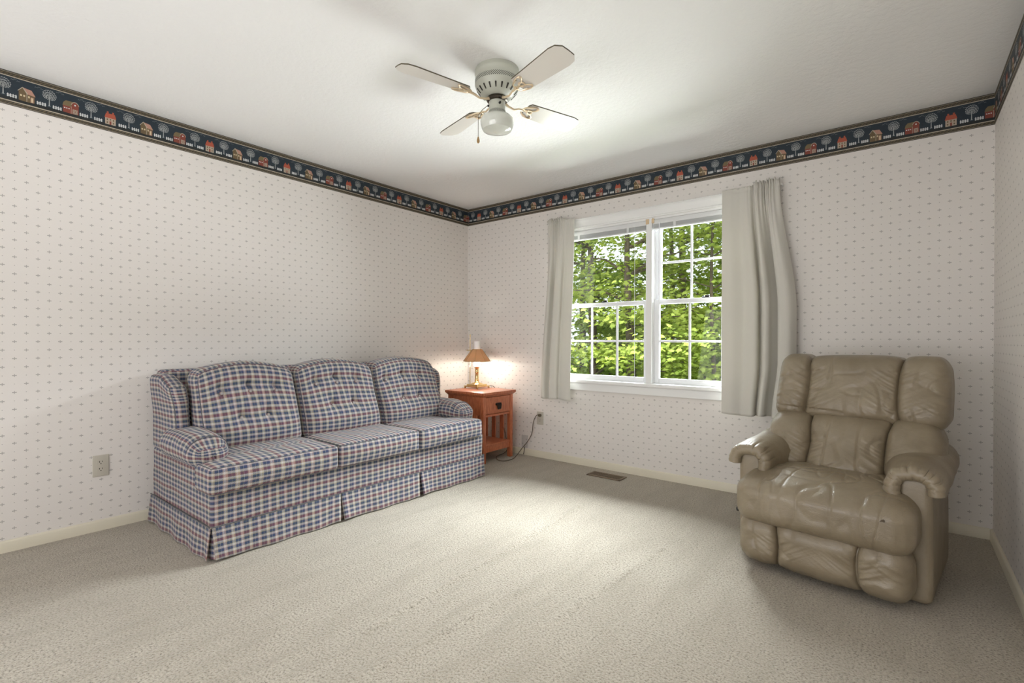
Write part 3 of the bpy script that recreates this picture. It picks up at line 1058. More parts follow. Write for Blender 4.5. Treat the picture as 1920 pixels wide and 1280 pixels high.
def seat(y0, y1, ear, uo):
    xb, xf = -3.16, -2.592
    zb, zt = .325, .462
    c = ((xb + xf) / 2, (y0 + y1) / 2, (zb + zt) / 2)
    hd = ((xf - xb) / 2, (y1 - y0) / 2, (zt - zb) / 2)

    def df(P):
        Q = P.copy()
        tx = (P[:, 0] - c[0]) / hd[0]
        ty = (P[:, 1] - c[1]) / hd[1]
        tz = (P[:, 2] - c[2]) / hd[2]
        crown = (1 - np.clip(tx, -1, 1) ** 4) * (1 - np.clip(ty, -1, 1) ** 4)
        Q[:, 2] += crown * .014 * np.clip(tz, 0, 1) - crown * .012 * np.clip(-tz, 0, 1)
        edge = np.clip(1 - np.abs(tz), 0, 1)
        Q[:, 0] += .018 * edge * (tx > .8) * (1 - np.clip(ty, -1, 1) ** 4)
        if ear:
            s = sstep(-2.83, -2.78, P[:, 0])
            if ear < 0: Q[:, 1] = y1 - (y1 - P[:, 1]) * (1 + s * (y0 - (SY0 - .020)) / (y1 - y0))
            else: Q[:, 1] = y0 + (P[:, 1] - y0) * (1 + s * ((SY1 - .040) - y1) / (y1 - y0))
        return wob(Q, .004, 5, uo * 3)
    mbb = MB().rbox(c, hd, .022, (26, 28, 5), 4, deform=df, uvoff=(0, uo, uo * .37))
    o_ = part(mbb, 'seat_cushion', MAT['plaid'])
    # welt cords along the front seams
    k = .0065
    for sz in (1, -1):
        z = c[2] + sz * (hd[2] - k)
        path = [(x, c[1] - hd[1] + k, z) for x in np.linspace(xb + .30, xf - .03, 14)]
        path += [(xf - .022 + (.022 - k) * math.sin(a) , c[1] - hd[1] + .022 - (.022 - k) * math.cos(a), z) for a in np.linspace(.2, PI / 2 - .2, 4)]
        path += [(xf - k, y, z) for y in np.linspace(c[1] - hd[1] + .03, c[1] + hd[1] - .03, 30)]
        path += [(xf - .022 + (.022 - k) * math.cos(a), c[1] + hd[1] - .022 + (.022 - k) * math.sin(a), z) for a in np.linspace(.2, PI / 2 - .2, 4)]
        path += [(x, c[1] + hd[1] - k, z) for x in np.linspace(xf - .03, xb + .30, 14)]
        part(MB().tube(df(np.array(path)).tolist(), .0025, 6), 'piping', MAT['welt'], o_)
    return o_


seat(1.118, 1.643, -1, 0.00)
seat(1.647, 2.262, 0, 0.021)
seat(2.266, 2.785, 1, 0.043)


# back cushions with an arched top and five buttons each
def back_cushion(y0, y1, btn, uo):
    yc, hy = (y0 + y1) / 2, (y1 - y0) / 2
    zb, zt = .44, .895
    hz = (zt - zb) / 2
    zc = (zb + zt) / 2
    ht = .085

    def place(P):
        # local: x = out of the back, lean backwards with height
        Q = P.copy()
        h = P[:, 2] - zb
        ty = np.clip((P[:, 1] - yc) / hy, -1, 1)
        Q[:, 0] = P[:, 0] - .30 * h * (1 + .15 * h)
        return Q

    def df(P):
        Q = P.copy()
        ty = np.clip((P[:, 1] - yc) / hy, -1, 1)
        tz = np.clip((P[:, 2] - zc) / hz, -1, 1)
        front = np.clip((P[:, 0] + 3.055) / ht, -1, 1)
        # arched top
        Q[:, 2] += (.052 * (1 - ty ** 2)) * sstep(-.6, 1, tz)
        puff = (1 - ty ** 4) * (1 - np.clip(np.abs(tz), 0, 1) ** 3.0)
        lower = gauss(tz, -.45, .42)
        fr = sstep(-.2, .6, front)
        Q[:, 0] += fr * (.030 * puff + .030 * lower * (1 - ty ** 4))
        for (by, bz) in btn:
            d = np.hypot((P[:, 1] - by), (P[:, 2] - bz))
            Q[:, 0] -= fr * (.026 * np.exp(-(d / .034) ** 2) + .010 * np.exp(-(d / .085) ** 2))
        # pull folds between the buttons
        for i in range(len(btn)):
            for j in range(i + 1, len(btn)):
                (ay, az), (cy_, cz) = btn[i], btn[j]
                L = math.hypot(cy_ - ay, cz - az)
                if L > .24: continue
                t_ = np.clip(((P[:, 1] - ay) * (cy_ - ay) + (P[:, 2] - az) * (cz - az)) / L ** 2, 0, 1)
                d = np.hypot(P[:, 1] - ay - t_ * (cy_ - ay), P[:, 2] - az - t_ * (cz - az))
                Q[:, 0] -= fr * .006 * np.exp(-(d / .014) ** 2)
        return wob(place(Q), .004, 5, uo * 7)
    c = (-3.055, yc, zc)
    mbb = MB().rbox(c, (ht, hy, hz), .055, (5, 44, 40), 4, deform=df, uvoff=(0, uo, uo * .5))
    o_ = part(mbb, 'back_cushion', MAT['plaid'])
    # seam cord round the front face
    part(MB().tube(df(rim(c, (ht, hy, hz), .055)).tolist(), .0025, 6, closed=True), 'piping', MAT['welt'], o_)
    for (by, bz) in btn:
        q = place(df(np.array([[-3.055 + ht, by, bz]]))*0 + np.array([[-3.055 + ht - .016, by, bz]]))[0]
        prof = [(0.0001, .007), (.006, .0065), (.0105, .004), (.012, .0005), (.010, -.004)]
        b = MB().lathe(prof, (0, 0, 0), 16)
        R = Matrix.Rotation(math.radians(72), 3, 'Y')
        b.v = [tuple(R @ Vector(p) + Vector(q) + Vector((.012 + .030 * 1, 0, 0)) * (1 if True else 0) * .55) for p in b.v]
        part(b, 'button', MAT['plaid'], o_)
    return o_


back_cushion(1.062, 1.643, [(1.185, .770), (1.345, .772), (1.500, .766), (1.275, .625), (1.430, .625)], 0.01)
back_cushion(1.649, 2.246, [(1.770, .785), (1.925, .787), (2.075, .785), (1.865, .640), (2.025, .640)], 0.027)
back_cushion(2.252, 2.862, [(2.335, .780), (2.510, .782), (2.665, .780), (2.465, .635), (2.625, .635)], 0.055)


# wings
def wing(side):
    yo = SY0 - .006 if side < 0 else SY1 + .006
    yi = yo + .095 if side < 0 else yo - .095
    c = (-3.325, (yo + yi) / 2, .655)
    hd = (.165, .0475, .222)

    def df(P):
        Q = P.copy()
        tz = np.clip((P[:, 2] - c[2]) / hd[2], -1, 1)
        fx = np.clip((P[:, 0] - c[0]) / hd[0], -1, 1)
        # front edge: fullest at mid height, cut back to the top and lower end
        Q[:, 0] += (.5 + .5 * fx) * (.045 * (1 - tz ** 2) + .035 * (-tz) * (tz < 0))
        Q[:, 2] -= (fx > 0) * fx * .055 * sstep(.2, 1, tz)
        out = (P[:, 1] - c[1]) / hd[1] * (-side)
        Q[:, 1] += -side * 0 + side * (.016 * sstep(-.2, 1, tz)) * 1.0
        Q[:, 1] += (-side) * -.010 * gauss(tz, -.1, .5) * (np.clip(out, -1, 1) > .3)
        return wob(Q, .003, 6, 9 + side)
    o_ = part(MB().rbox(c, hd, .034, (14, 5, 20), 4, deform=df), 'wing', MAT['plaid'])
    # cords along both edges of the front and top boxing
    for sy in (-1, 1):
        k = .010
        path = [(c[0] + hd[0] - k, c[1] + sy * (hd[1] - k), c[2] + hd[2] * t_) for t_ in np.linspace(-.95, .84, 24)]
        path += [(c[0] + hd[0] - k - .034 + .034 * math.cos(a), c[1] + sy * (hd[1] - k), c[2] + hd[2] * .84 + (hd[2] * .16 - k) * math.sin(a)) for a in np.linspace(.2, PI / 2, 6)]
        path += [(x, c[1] + sy * (hd[1] - k), c[2] + hd[2] - k) for x in np.linspace(c[0] + hd[0] - .06, c[0] - hd[0] + .03, 10)]
        part(MB().tube(df(np.array(path)).tolist(), .0025, 6), 'piping', MAT['welt'], o_)


wing(-1)
wing(1)


# rolled arms with gathered front
def arm(side):
    yc = SY0 + .045 if side < 0 else SY1 - .070
    c = (-2.985, yc, .505)
    hd = (.272, .100, .078)

    def df(P):
        Q = P.copy()
        tx = (P[:, 0] - c[0]) / hd[0]
        ty = (P[:, 1] - c[1]) / hd[1]
        tz = (P[:, 2] - c[2]) / hd[2]
        Q[:, 2] += .016 * gauss(tx, -.2, .8) * np.clip(tz + .3, 0, 1) - .006 * sstep(.4, 1, tx)
        Q[:, 2] -= .038 * sstep(.5, 1.05, tx) * np.clip(tz, 0, 1)
        Q[:, 1] -= (ty) * .018 * sstep(.6, 1.0, tx)
        # gathers on the rounded front
        ph = np.arctan2(tz, ty)
        Q[:, 0] += sstep(.7, 1, tx) * .004 * np.sin(ph * 22)
        return wob(Q, .006, 9, 20 + side)
    o_ = part(MB().rbox(c, hd, .076, (22, 8, 3), 6, deform=df), 'arm', MAT['plaid'])
    # front post under the roll
    part(MB().rbox((-2.778, yc + .012 * -side, .395), (.026, .056, .062), .018, (2, 8, 8), 3), 'arm_post', MAT['plaid'], o_)
    pts = []
    for k in range(15):
        th = PI * k / 14
        pts.append((-2.795, yc + math.cos(th) * .0985, .508 + math.sin(th) * .076))
    part(MB().tube(pts, .0028, 6), 'piping', MAT['welt'], o_)


arm(-1)
arm(1)


# skirt: flat panels with inverted pleats between them
def skirt_panel(a, b, z1, uo, flare):
    (ax_, ay_), (bx_, by_) = a, b
    d = Vector((bx_ - ax_, by_ - ay_))
    L = d.length
    d.normalize()
    nrm = Vector((d.y, -d.x))
    rnd = random.Random(int(uo * 1000) + 5)

    def fn(u, v):
        k = v          # 0 top, 1 hem
        lift = .012 * sstep(.55, 1, k)
        edge = min(u, 1 - u) * L
        out = .006 + flare * k + .006 * k * math.sin(u * L * 26 + uo * 50) + .010 * k * math.exp(-(edge / .05) ** 2)
        spread = (u - .5) * .018 * k * -1
        z = z1 + (.008 - z1) * k + .012 * k * (math.exp(-(edge / .10) ** 2) - .5 + .3 * math.sin(u * 5))
        p = Vector((ax_, ay_)) + d * (u * L + spread) + nrm * out
        return (p.x, p.y, max(z, .004))
    mbb = MB().grid(fn, 40, 14, uv=lambda u, v: (u * L + uo, .16 * (1 - v)))
    o_ = part(mbb, 'skirt_panel', MAT['plaid'], angle=180)
    so = o_.modifiers.new('thickness', 'SOLIDIFY')
    so.thickness = .006
    so.offset = 0
    part(MB().tube([(ax_ + nrm.x * .009 + d.x * L * k / 10, ay_ + nrm.y * .009 + d.y * L * k / 10, z1 + .001) for k in range(11)], .003, 6), 'piping', MAT['welt'], o_)


ZS = .168
FX = -2.628
for a, b, u in (((FX, SY0), (FX, 1.668), 0.0), ((FX, 1.672), (FX, 2.275), .013), ((FX, 2.287), (FX, SY1), .03)):
    skirt_panel(a, b, ZS, u, .012)
skirt_panel((-3.49, SY0), (FX + .004, SY0), ZS, .05, .006)
skirt_panel((FX + .004, SY1), (-3.49, SY1), ZS, .08, .006)
# pleat backing behind the splits
for y in (1.670, 2.281):
    part(MB().box((FX - .012, y - .045, .012), (FX - .004, y + .045, ZS - .004)), 'pleat_backing', MAT['plaid'], smooth=False)
for y, k in ((SY0, 1), (SY1, -1)):
    part(MB().grid(lambda u, v: (FX - .05 + .064 * u, y - k * (.010 - .022 * u) , ZS - (ZS - .012) * v), 4, 4), 'corner_pleat', MAT['plaid'])


# ------------------------------------------------------------------ leather recliner
REC = empty('recliner', (-.285, 2.655, 0), math.radians(-7.4), 'worn taupe leather recliner with padded arms and closed footrest beside the wide curtain', 'armchair')


def lpart(mb, name, m=None, parent=REC, **kw):
    return mb.build(name, m or MAT['leather'], parent, **kw)


def creases(P, amp, seeds):
    """long irregular creases: ridged noise stretched along a direction"""
    out = np.zeros(len(P))
    for (sx, sy, sz, sd) in seeds:
        for i, p in enumerate(P):
            n = noise.noise(Vector((p[0] * sx + sd, p[1] * sy + sd * .3, p[2] * sz)))
            out[i] += -amp * max(0, 1 - abs(n) * 7)
    return out


def gather(x, z, xs, w, seed, k=75):
    """short wrinkles running away from a stitched seam at x = xs"""
    a = np.exp(-np.abs(x - xs) / w)
    xs = np.broadcast_to(xs, x.shape)
    n = np.array([noise.noise(Vector(((zz - .55 * abs(xx - q)) * k * 1.05 + seed, (xx - q) * 6, seed))) for xx, zz, q in zip(x, z, xs)])
    return a * n * (1 - np.exp(-((x - xs) / .012) ** 2))


def channel_pad(c, hd, r, seams, lean, bulge, bottom_roll, seed, n=(150, 6, 64), side_taper=0.0, cren=.004):
    """tufted pad with vertical stitched channels; front faces local -y; lean = (dy/dz)"""
    edges = [-hd[0]] + list(seams) + [hd[0]]

    def df(P):
        Q = P.copy()
        x = P[:, 0] - c[0]
        tz = np.clip((P[:, 2] - c[2]) / hd[2], -1, 1)
        front = sstep(.2, -.7, (P[:, 1] - c[1]) / hd[1])
        topw = sstep(.5, 1.0, tz)
        f = np.zeros(len(P))
        for a, b in zip(edges[:-1], edges[1:]):
            m_, w_ = (a + b) / 2, (b - a) / 2
            inside = (x >= a - 1e-6) & (x <= b + 1e-6)
            t_ = np.clip((x - m_) / w_, -1, 1)
            f = np.where(inside, 1 - t_ ** 4, f)
        Q[:, 1] -= front * (bulge * f * (1 - tz ** 4) + bottom_roll * gauss(tz, -.45, .45))
        Q[:, 2] += topw * .016 * f - sstep(.4, 1, -tz) * .010 * f
        for s_ in seams:
            xs = s_
            g = np.exp(-np.abs(x - xs) / .0055)
            Q[:, 1] += front * (.022 * g)
            Q[:, 2] -= topw * .014 * g
            Q[:, 1] += front * cren * 1.6 * gather(x, P[:, 2], xs, .060, seed + s_ * 10)
        for s_ in (-hd[0], hd[0]):
            Q[:, 1] += front * cren * 1.2 * gather(x, P[:, 2], s_, .06, seed + 31 + s_)
        Q[:, 1] -= front * creases(P, cren * .75, [(5, 2, 11, seed), (9, 2, 4, seed + 17)])
        Q[:, 0] += -side_taper * x * sstep(.1, 1, tz)
        for s_ in seams: Q[:, 0] -= np.sign(s_) * .016 * (1 - tz ** 2) * np.exp(-((x - s_) / .11) ** 2)
        Q = wob(Q, .004, 4, seed)
        Q[:, 1] += (P[:, 2] - c[2]) * lean
        return Q
    return MB().rbox(c, hd, r, n, 5, deform=df)


# back: lower section and head section
lpart(channel_pad((.022, .395, .545), (.372, .115, .150), .085, (-.172, .172), .33, .045, .035, 3, cren=.009), 'backrest')
lpart(channel_pad((.030, .535, .832), (.374, .105, .160), .058, (-.225, .195), .30, .030, .018, 11, cren=.008, side_taper=.02), 'headrest')
lpart(MB().rbox((0, .56, .52), (.31, .07, .33), .05, (8, 3, 10), 3, deform=lambda P: P + np.outer((P[:, 2] - .5) * .30, [0, 1, 0])), 'back_shell')


# seat cushion with a full rolled front
def seat_df(P):
    Q = P.copy()
    x = P[:, 0]
    tx = np.clip(x / .352, -1, 1)
    ty = (P[:, 1] - .09) / .255
    tz = (P[:, 2] - .335) / .115
    fr = sstep(-.55, -1.0, ty)
    crown = (1 - tx ** 4)
    Q[:, 2] += .022 * crown * np.clip(tz, 0, 1) * (1 - np.clip(ty, -1, 1) ** 4)
    Q[:, 2] -= .03 * sstep(.0, -1.0, ty) * np.clip(tz, 0, 1)
    Q[:, 1] -= .020 * fr * crown
    # pulled-in ends gather
    g = gather(x, P[:, 2], -.352, .05, 4.0, 120) + gather(x, P[:, 2], .352, .05, 9.0, 120)
    Q[:, 1] += .006 * g * sstep(-.2, -1, ty)
    cr = creases(P, .0035, [(13, 5, 4, 2.2), (8, 12, 3, 7.7)])
    Q[:, 2] += cr * np.clip(tz, 0, 1) * sstep(1, .2, ty)
    Q[:, 1] -= cr * fr * .8
    # vertical pull folds low on the front
    v = np.array([noise.noise(Vector((xx * 16, 3.3, 1))) for xx in x])
    Q[:, 1] += .006 * v * fr * sstep(.4, -.7, tz)
    # ends narrower where the pad tucks between the arms
    Q[:, 0] *= 1 - .24 * sstep(-.15, .20, ty)
    return wob(Q, .003, 4, 41)


so_ = lpart(MB().rbox((0, .09, .335), (.346, .255, .115), .075, (130, 50, 14), 6, deform=seat_df), 'seat_cushion')
tear = MB()
tear.prism([(-.014, -.006), (-.004, .004), (.006, .010), (.013, .004), (.012, -.006), (.0, -.004)], lambda u, w, d: (.245 + .62 * u, -.181 - d + .62 * w * .55, .372 + .62 * w), 0, .004)
tear.build('worn_patch', MAT['tear'], so_)

# closed footrest: three stitched channels
lpart(channel_pad((0, -.055, .140), (.336, .085, .112), .070, (-.170, .165), -.16, .020, .012, 23, n=(150, 5, 40), cren=.006), 'footrest')
lpart(MB().rbox((0, .30, .115), (.26, .30, .075), .02, (2, 2, 2), 2), 'base_frame', MAT['stitch'])
for sx in (-.23, .23): lpart(MB().box((sx - .02, .02, .004), (sx + .02, .60, .045)), 'floor_runner', MAT['black'], smooth=False)


def rec_arm(s):
    # outer side panel with a flat front face and rounded top
    po = MB()
    po.rbox((s * .322, .315, .268), (.060, .315, .258), .030, (4, 20, 20), 5, deform=lambda P: wob(P, .003, 5, 60 + s))
    o_ = lpart(po, 'arm_panel')
    cx = s * .322
    hw, ztop, zin, zout, th = .088, .565, .385, .470, .034
    a_, b_ = hw, .075                         # arch radii
    arc = math.pi * (a_ + b_) / 2
    l_in, l_out = ztop - b_ - zin, ztop - b_ - zout
    tot = arc + l_in + l_out

    def section(u, grow):
        """u 0 = inner hem, 1 = outer hem; returns offset from the panel axis (towards outside) and z, with outward normal"""
        d = u * tot
        if d < l_in: x, z, nx, nz = -a_, zin + d, -1, 0
        elif d < l_in + arc:
            t_ = PI * (1 - (d - l_in) / arc)
            x, z, nx, nz = a_ * math.cos(t_), ztop - b_ + b_ * math.sin(t_), math.cos(t_), math.sin(t_)
        else: x, z, nx, nz = a_, ztop - b_ - (d - l_in - arc), 1, 0
        return x + nx * grow, z + nz * grow

    NU, NV, NL = 130, 60, 14
    L = .62

    def full(u, vv):
        j = vv * (NV + NL)
        if j < NL:
            t_ = PI * j / NL
            g = -th / 2 * (1 + math.cos(t_))
            y = -.006 - th * .62 * math.sin(t_)
            v = 0
        else:
            v = (j - NL) / NV
            g = 0
            y = -.006 + L * v
        lip = math.exp(-v / .07)
        # gathers round the front, soft folds further back
        w1 = noise.noise(Vector((u * 30, v * 1.6, 5.5 * s)))
        w2 = noise.noise(Vector((u * 5 + 3 * s, v * 6, 8.1)))
        g += .0075 * w1 * lip * (.35 if g < -th * .8 else 1) + .0035 * w2 * (1 - lip * .5)
        g += .010 * math.sin(PI * min(1, v)) * (1 - abs(2 * u - 1) ** 2)
        x, z = section(u, g)
        if x < 0: x *= 1 + .55 * float(sstep(.08, .75, v))
        z += .022 * float(sstep(.3, 1.0, v)) - .006 * lip
        return (cx + s * x, y, z)
    m_ = MB()
    m_.grid(full, NU, NV + NL)
    ob = lpart(m_, 'arm_pad', parent=o_, angle=180)
    # stuffing side: close the pad against the panel
    so = ob.modifiers.new('thickness', 'SOLIDIFY')
    so.thickness = .012
    so.offset = -1 if s < 0 else 1
    return o_


aL = rec_arm(-1)
aR = rec_arm(1)
kn = MB().tube([(-.378, .03, .215), (-.396, .03, .215), (-.400, .03, .215)], [.009, .014, .009], 12)
kn.build('release_knob', MAT['black'], aL)


# ------------------------------------------------------------------ mission end table
TX0, TX1, TY0, TY1, TZ = -3.315, -2.838, 3.185, 3.640, .622
tbl = empty('end_table', ((TX0 + TX1) / 2, (TY0 + TY1) / 2, 0), 0, 'reddish oak end table with one drawer and slatted sides between sofa and window', 'side table')


def tpart(mb, name, m=None, parent=tbl, **kw):
    return part(mb, name, m or MAT['oak'], parent, org=tbl.location, **kw)


tc_ = ((TX0 + TX1) / 2, (TY0 + TY1) / 2)
top = MB()
top.rbox((tc_[0], tc_[1], TZ - .011), ((TX1 - TX0) / 2, (TY1 - TY0) / 2, .011), .003, (1, 1, 1), 2)
w2, d2 = (TX1 - TX0) / 2, (TY1 - TY0) / 2
# bevelled underside
V = [(tc_[0] + sx * (w2 - .004), tc_[1] + sy * (d2 - .004), TZ - .021) for sx, sy in ((-1, -1), (1, -1), (1, 1), (-1, 1))] + [(tc_[0] + sx * (w2 - .022), tc_[1] + sy * (d2 - .022), TZ - .042) for sx, sy in ((-1, -1), (1, -1), (1, 1), (-1, 1))]
top.add(V, [(0, 1, 5, 4), (1, 2, 6, 5), (2, 3, 7, 6), (3, 0, 4, 7), (4, 5, 6, 7)])
tpart(top, 'tabletop', angle=25, recalc=True)
lx0, lx1, ly0, ly1 = TX0 + .040, TX1 - .040, TY0 + .040, TY1 - .040
for x in (lx0, lx1):
    for y in (ly0, ly1):
        tpart(MB().rbox((x, y, .291), (.019, .019, .290), .003, (1, 1, 1), 2), 'leg')
for y in (ly0, ly1):
    tpart(MB().rbox((tc_[0], y, .500), (lx1 - lx0 - .038, .010, .080) if False else ((lx1 - lx0) / 2 - .018, .010, .080), .002, (1, 1, 1), 2), 'side_apron')
    for k in range(3):
        x = lx0 + (lx1 - lx0) * (k + 1) / 4
        tpart(MB().rbox((x, y, .285), (.021, .007, .140), .002, (1, 1, 1), 2), 'slat')
    tpart(MB().rbox((tc_[0], y, .125), ((lx1 - lx0) / 2 - .018, .010, .026), .002, (1, 1, 1), 2), 'side_stretcher')
tpart(MB().rbox((lx0, tc_[1], .500), (.010, (ly1 - ly0) / 2 - .018, .080), .002, (1, 1, 1), 2), 'back_apron')
tpart(MB().rbox((lx1 - .004, tc_[1], .413), (.012, (ly1 - ly0) / 2 - .018, .010), .002, (1, 1, 1), 2), 'drawer_rail')
tpart(MB().rbox((tc_[0], tc_[1], .150), ((lx1 - lx0) / 2 + .012, (ly1 - ly0) / 2 - .012, .009), .002, (1, 1, 1), 2), 'shelf')
tpart(MB().rbox((lx1 - .002, tc_[1], .118), (.011, (ly1 - ly0) / 2 - .018, .026), .002, (1, 1, 1), 2), 'shelf_rail')
dr = tpart(MB().rbox((lx1 + .006, tc_[1], .502), (.010, (ly1 - ly0) / 2 - .022, .074), .004, (1, 1, 1), 3).box((lx0 + .05, ly0 + .03, .44), (lx1 - .004, ly1 - .03, .55)), 'drawer')
hd_ = MB()
xh = lx1 + .016
hd_.prism([(-.030, .010), (-.030, .020), (-.022, .024), (.022, .024), (.030, .020), (.030, .010), (.018, .006), (.014, .010), (-.014, .010), (-.018, .006)], lambda u, w, d: (xh + d, tc_[1] + 1.35 * u, 1.35 * w + .488), 0, .004)
for sy in (-1, 1): hd_.tube([(xh, tc_[1] + sy * .027, .508), (xh + .012, tc_[1] + sy * .027, .508)], .006, 10)
hd_.tube([(xh + .012, tc_[1] - .027, .508), (xh + .013, tc_[1] - .024, .490), (xh + .013, tc_[1] - .019, .466), (xh + .013, tc_[1] + .019, .466), (xh + .013, tc_[1] + .024, .490), (xh + .012, tc_[1] + .027, .508)], .0045, 8)
hd_.prism([(-.012, .010), (.012, .010), (.009, -.020), (-.009, -.020)], lambda u, w, d: (xh + d, tc_[1] + 1.35 * u, 1.35 * w + .488), .010, .014)
part(hd_, 'drawer_pull', MAT['iron'], dr, org=tbl.location)

# ------------------------------------------------------------------ table lamp
LX, LY = -3.205, 3.500
lampo = empty('table_lamp', (LX, LY, TZ), 0, 'lit brass table lamp with flared tan shade and glass chimney on the oak end table', 'lamp')
b = MB()
b.rbox((0, 0, .022), (.088, .088, .006), .003, (1, 1, 1), 2)
b.rbox((0, 0, .034), (.070, .070, .007), .006, (1, 1, 1), 3)
b.lathe([(.060, .040), (.050, .050), (.030, .056), (.020, .064), (.018, .075)], n=28)
lb = b.build('base', MAT['brass'], lampo)
for sx in (-1, 1):
    for sy in (-1, 1):
        MB().lathe([(.0005, .0005), (.008, .002), (.011, .009), (.008, .015), (.006, .018)], (sx * .080, sy * .080, 0), 14).build('foot', MAT['brass'], lb)
MB().lathe([(.020, .072), (.024, .078), (.021, .082), (.0185, .088), (.0185, .150), (.021, .154), (.0185, .158), (.0185, .190), (.022, .195), (.026, .206)], n=24).build('column', MAT['brass'], lampo)
MB().lathe([(.020, .203), (.030, .213), (.035, .228), (.034, .242), (.024, .254), (.001, .257)], n=28).build('bulb_cup', MAT['bulb'], lampo)
MB().lathe([(.027, .372), (.0275, .449), (.0255, .449), (.025, .372)], n=28).build('chimney', MAT['chimney'], lampo)
sh = MB()
NS = 8
def ring(r, z): return [(r * math.cos(2 * PI * (i + .5) / NS + .2), r * math.sin(2 * PI * (i + .5) / NS + .2), z) for i in range(NS)]
R0, R1, R2 = ring(.132, .258), ring(.052, .368), ring(.046, .372)
Vs = R0 + R1 + R2
Fs = [(i, (i + 1) % NS, NS + (i + 1) % NS, NS + i) for i in range(NS)] + [(NS + i, NS + (i + 1) % NS, 2 * NS + (i + 1) % NS, 2 * NS + i) for i in range(NS)]
sho = sh.add(Vs, Fs).build('lamp_shade', MAT['shade'], lampo, smooth=False)
so = sho.modifiers.new('thickness', 'SOLIDIFY'); so.thickness = .003
ribs = MB()
for i in range(NS): ribs.tube([R0[i], R1[i]], .0022, 6)
ribs.tube(R0, .0026, 6, closed=True)
ribs.tube(R2, .0025, 6, closed=True)
ribs.build('shade_rib', MAT['shade_rib'], sho)
rd = MB()
rx_, ry_ = -.058 * rt.x - .020, -.058 * rt.y + .01
rd.tube([(rx_, ry_, .04), (rx_, ry_, .490)], .0036, 8)
rd.lathe([(.0005, .490), (.006, .494), (.003, .500), (.007, .506), (.004, .512), (.0005, .520)], (rx_, ry_, 0), 12)
rd.tube([(rx_, ry_, .362), (rx_ * .5, ry_ * .5, .368)], .003, 6)
rd.tube([(rx_ * 1.5, ry_ * 1.5, .362), (rx_ * 1.0, ry_ * 1.0, .362)], [.006, .004], 8)
rd.build('height_rod', MAT['brass'], lampo)
pl_ = bpy.data.lights.new('lamp_light', 'POINT')
pl_.energy = 19
pl_.color = (1.0, .90, .78)
pl_.shadow_soft_size = .042
plo = bpy.data.objects.new('lamp_light', pl_)
COL.objects.link(plo)
plo.parent = lampo
plo.location = (0, 0, .234)
# cord: over the table edge, down to the carpet and up to the outlet
def smooth_path(pts, n=8):
    out = []
    P = [Vector(p) for p in pts]
    for i in range(len(P) - 1):
        p0, p1, p2, p3 = P[max(i - 1, 0)], P[i], P[i + 1], P[min(i + 2, len(P) - 1)]
        for k in range(n):
            t_ = k / n
            out.append(.5 * ((2 * p1) + (p2 - p0) * t_ + (2 * p0 - 5 * p1 + 4 * p2 - p3) * t_ ** 2 + (3 * p1 - p0 - 3 * p2 + p3) * t_ ** 3))
    out.append(P[-1])
    return [tuple(p) for p in out]
cp = smooth_path([(LX + .03, LY + .03, TZ + .030), (LX + .06, LY + .08, TZ + .020), (LX + .09, TY1 + .012, TZ + .004), (LX + .12, TY1 + .03, .50), (LX + .18, TY1 + .035, .28), (LX + .28, TY1 - .02, .06),
                  (-2.95, 3.50, .008), (-2.86, 3.405, .006), (-2.79, 3.41, .006), (-2.775, 3.50, .007), (-2.805, 3.60, .012), (-2.80, 3.690, .075), (-2.755, 3.715, .14), (-2.715, 3.725, .22), (-2.70, 3.725, .32), (-2.665, 3.722, .385), (-2.640, 3.726, .392)])
co = MB().tube([(x - LX, y - LY, z - TZ) for x, y, z in cp], .0032, 6)
co.build('cord', MAT['cord'], lampo)
MB().rbox((-2.632 - LX, 3.732 - LY, .390 - TZ), (.013, .012, .011), .005, (1, 1, 1), 2).build('plug', MAT['cord'], lampo)


# ------------------------------------------------------------------ outlets, plate, floor register
def outlet(fn, label):
    """fn(u, w, d): u across, w up, d out of the wall, measured from the plate centre"""
    loc = fn(0, 0, 0)
    root = empty('outlet', loc, 0, label, 'outlet', 'ivory duplex outlets')

    def L(mb, name, m, par):
        mb.v = [tuple(Vector(fn(*p)) - Vector(loc)) for p in mb.v]
        return mb.build(name, m, par, recalc=True)
    pr_ = MB()
    pr_.rbox((0, 0, .003), (.0365, .060, .003), .0028, (1, 1, 1), 2)
    po = L(pr_, 'cover_plate', MAT['plate'], root)
    for w in (.0195, -.0195):
        f = MB()
        pts = []
        for k in range(28):
            th = 2 * PI * k / 28
            pts.append((max(-.0165, min(.0165, .0175 * math.cos(th))), w + max(-.0135, min(.0135, .0165 * math.sin(th)))))
        f.prism(pts, lambda u, ww, d: (u, ww, d), .0055, .0078)
        fo = L(f, 'receptacle', MAT['plate'], root)
        s = MB()
        s.box((-.0078, w - .001, .0074), (-.0050, w + .0085, .0082)).box((.0048, w + .0005, .0074), (.0072, w + .008, .0082))
        s.tube([(0, w - .0075, .0074), (0, w - .0075, .0082)], .0028, 10)
        L(s, 'slots', MAT['slot'], fo)
    s = MB().tube([(0, 0, .0055), (0, 0, .0072)], .0032, 10)
    L(s, 'screw', MAT['plate'], root)
    return root


outlet(lambda u, w, d: (XL + d, .745 + u, .365 + w), 'ivory duplex outlet with nothing plugged in beside the plaid sofa')
outlet(lambda u, w, d: (-2.638 + u, YB - d, .362 + w), 'ivory duplex outlet with the lamp cord plugged in under the window')
cpo = MB().rbox((0, -.003, 0), (.036, .003, .058), .0025, (1, 1, 1), 2).build('wall_plate', MAT['paper_plate'])
cpo.location = (-2.816, YB, .127)
tag(cpo, 'blank papered wall plate low above the baseboard between table and outlet', 'wall plate')
jk = MB().tube([(.0, -.005, -.055), (.004, -.012, -.075), (.0, -.016, -.110), (-.003, -.016, -.122)], .004, 8).build('cable_stub', MAT['cord'], cpo)

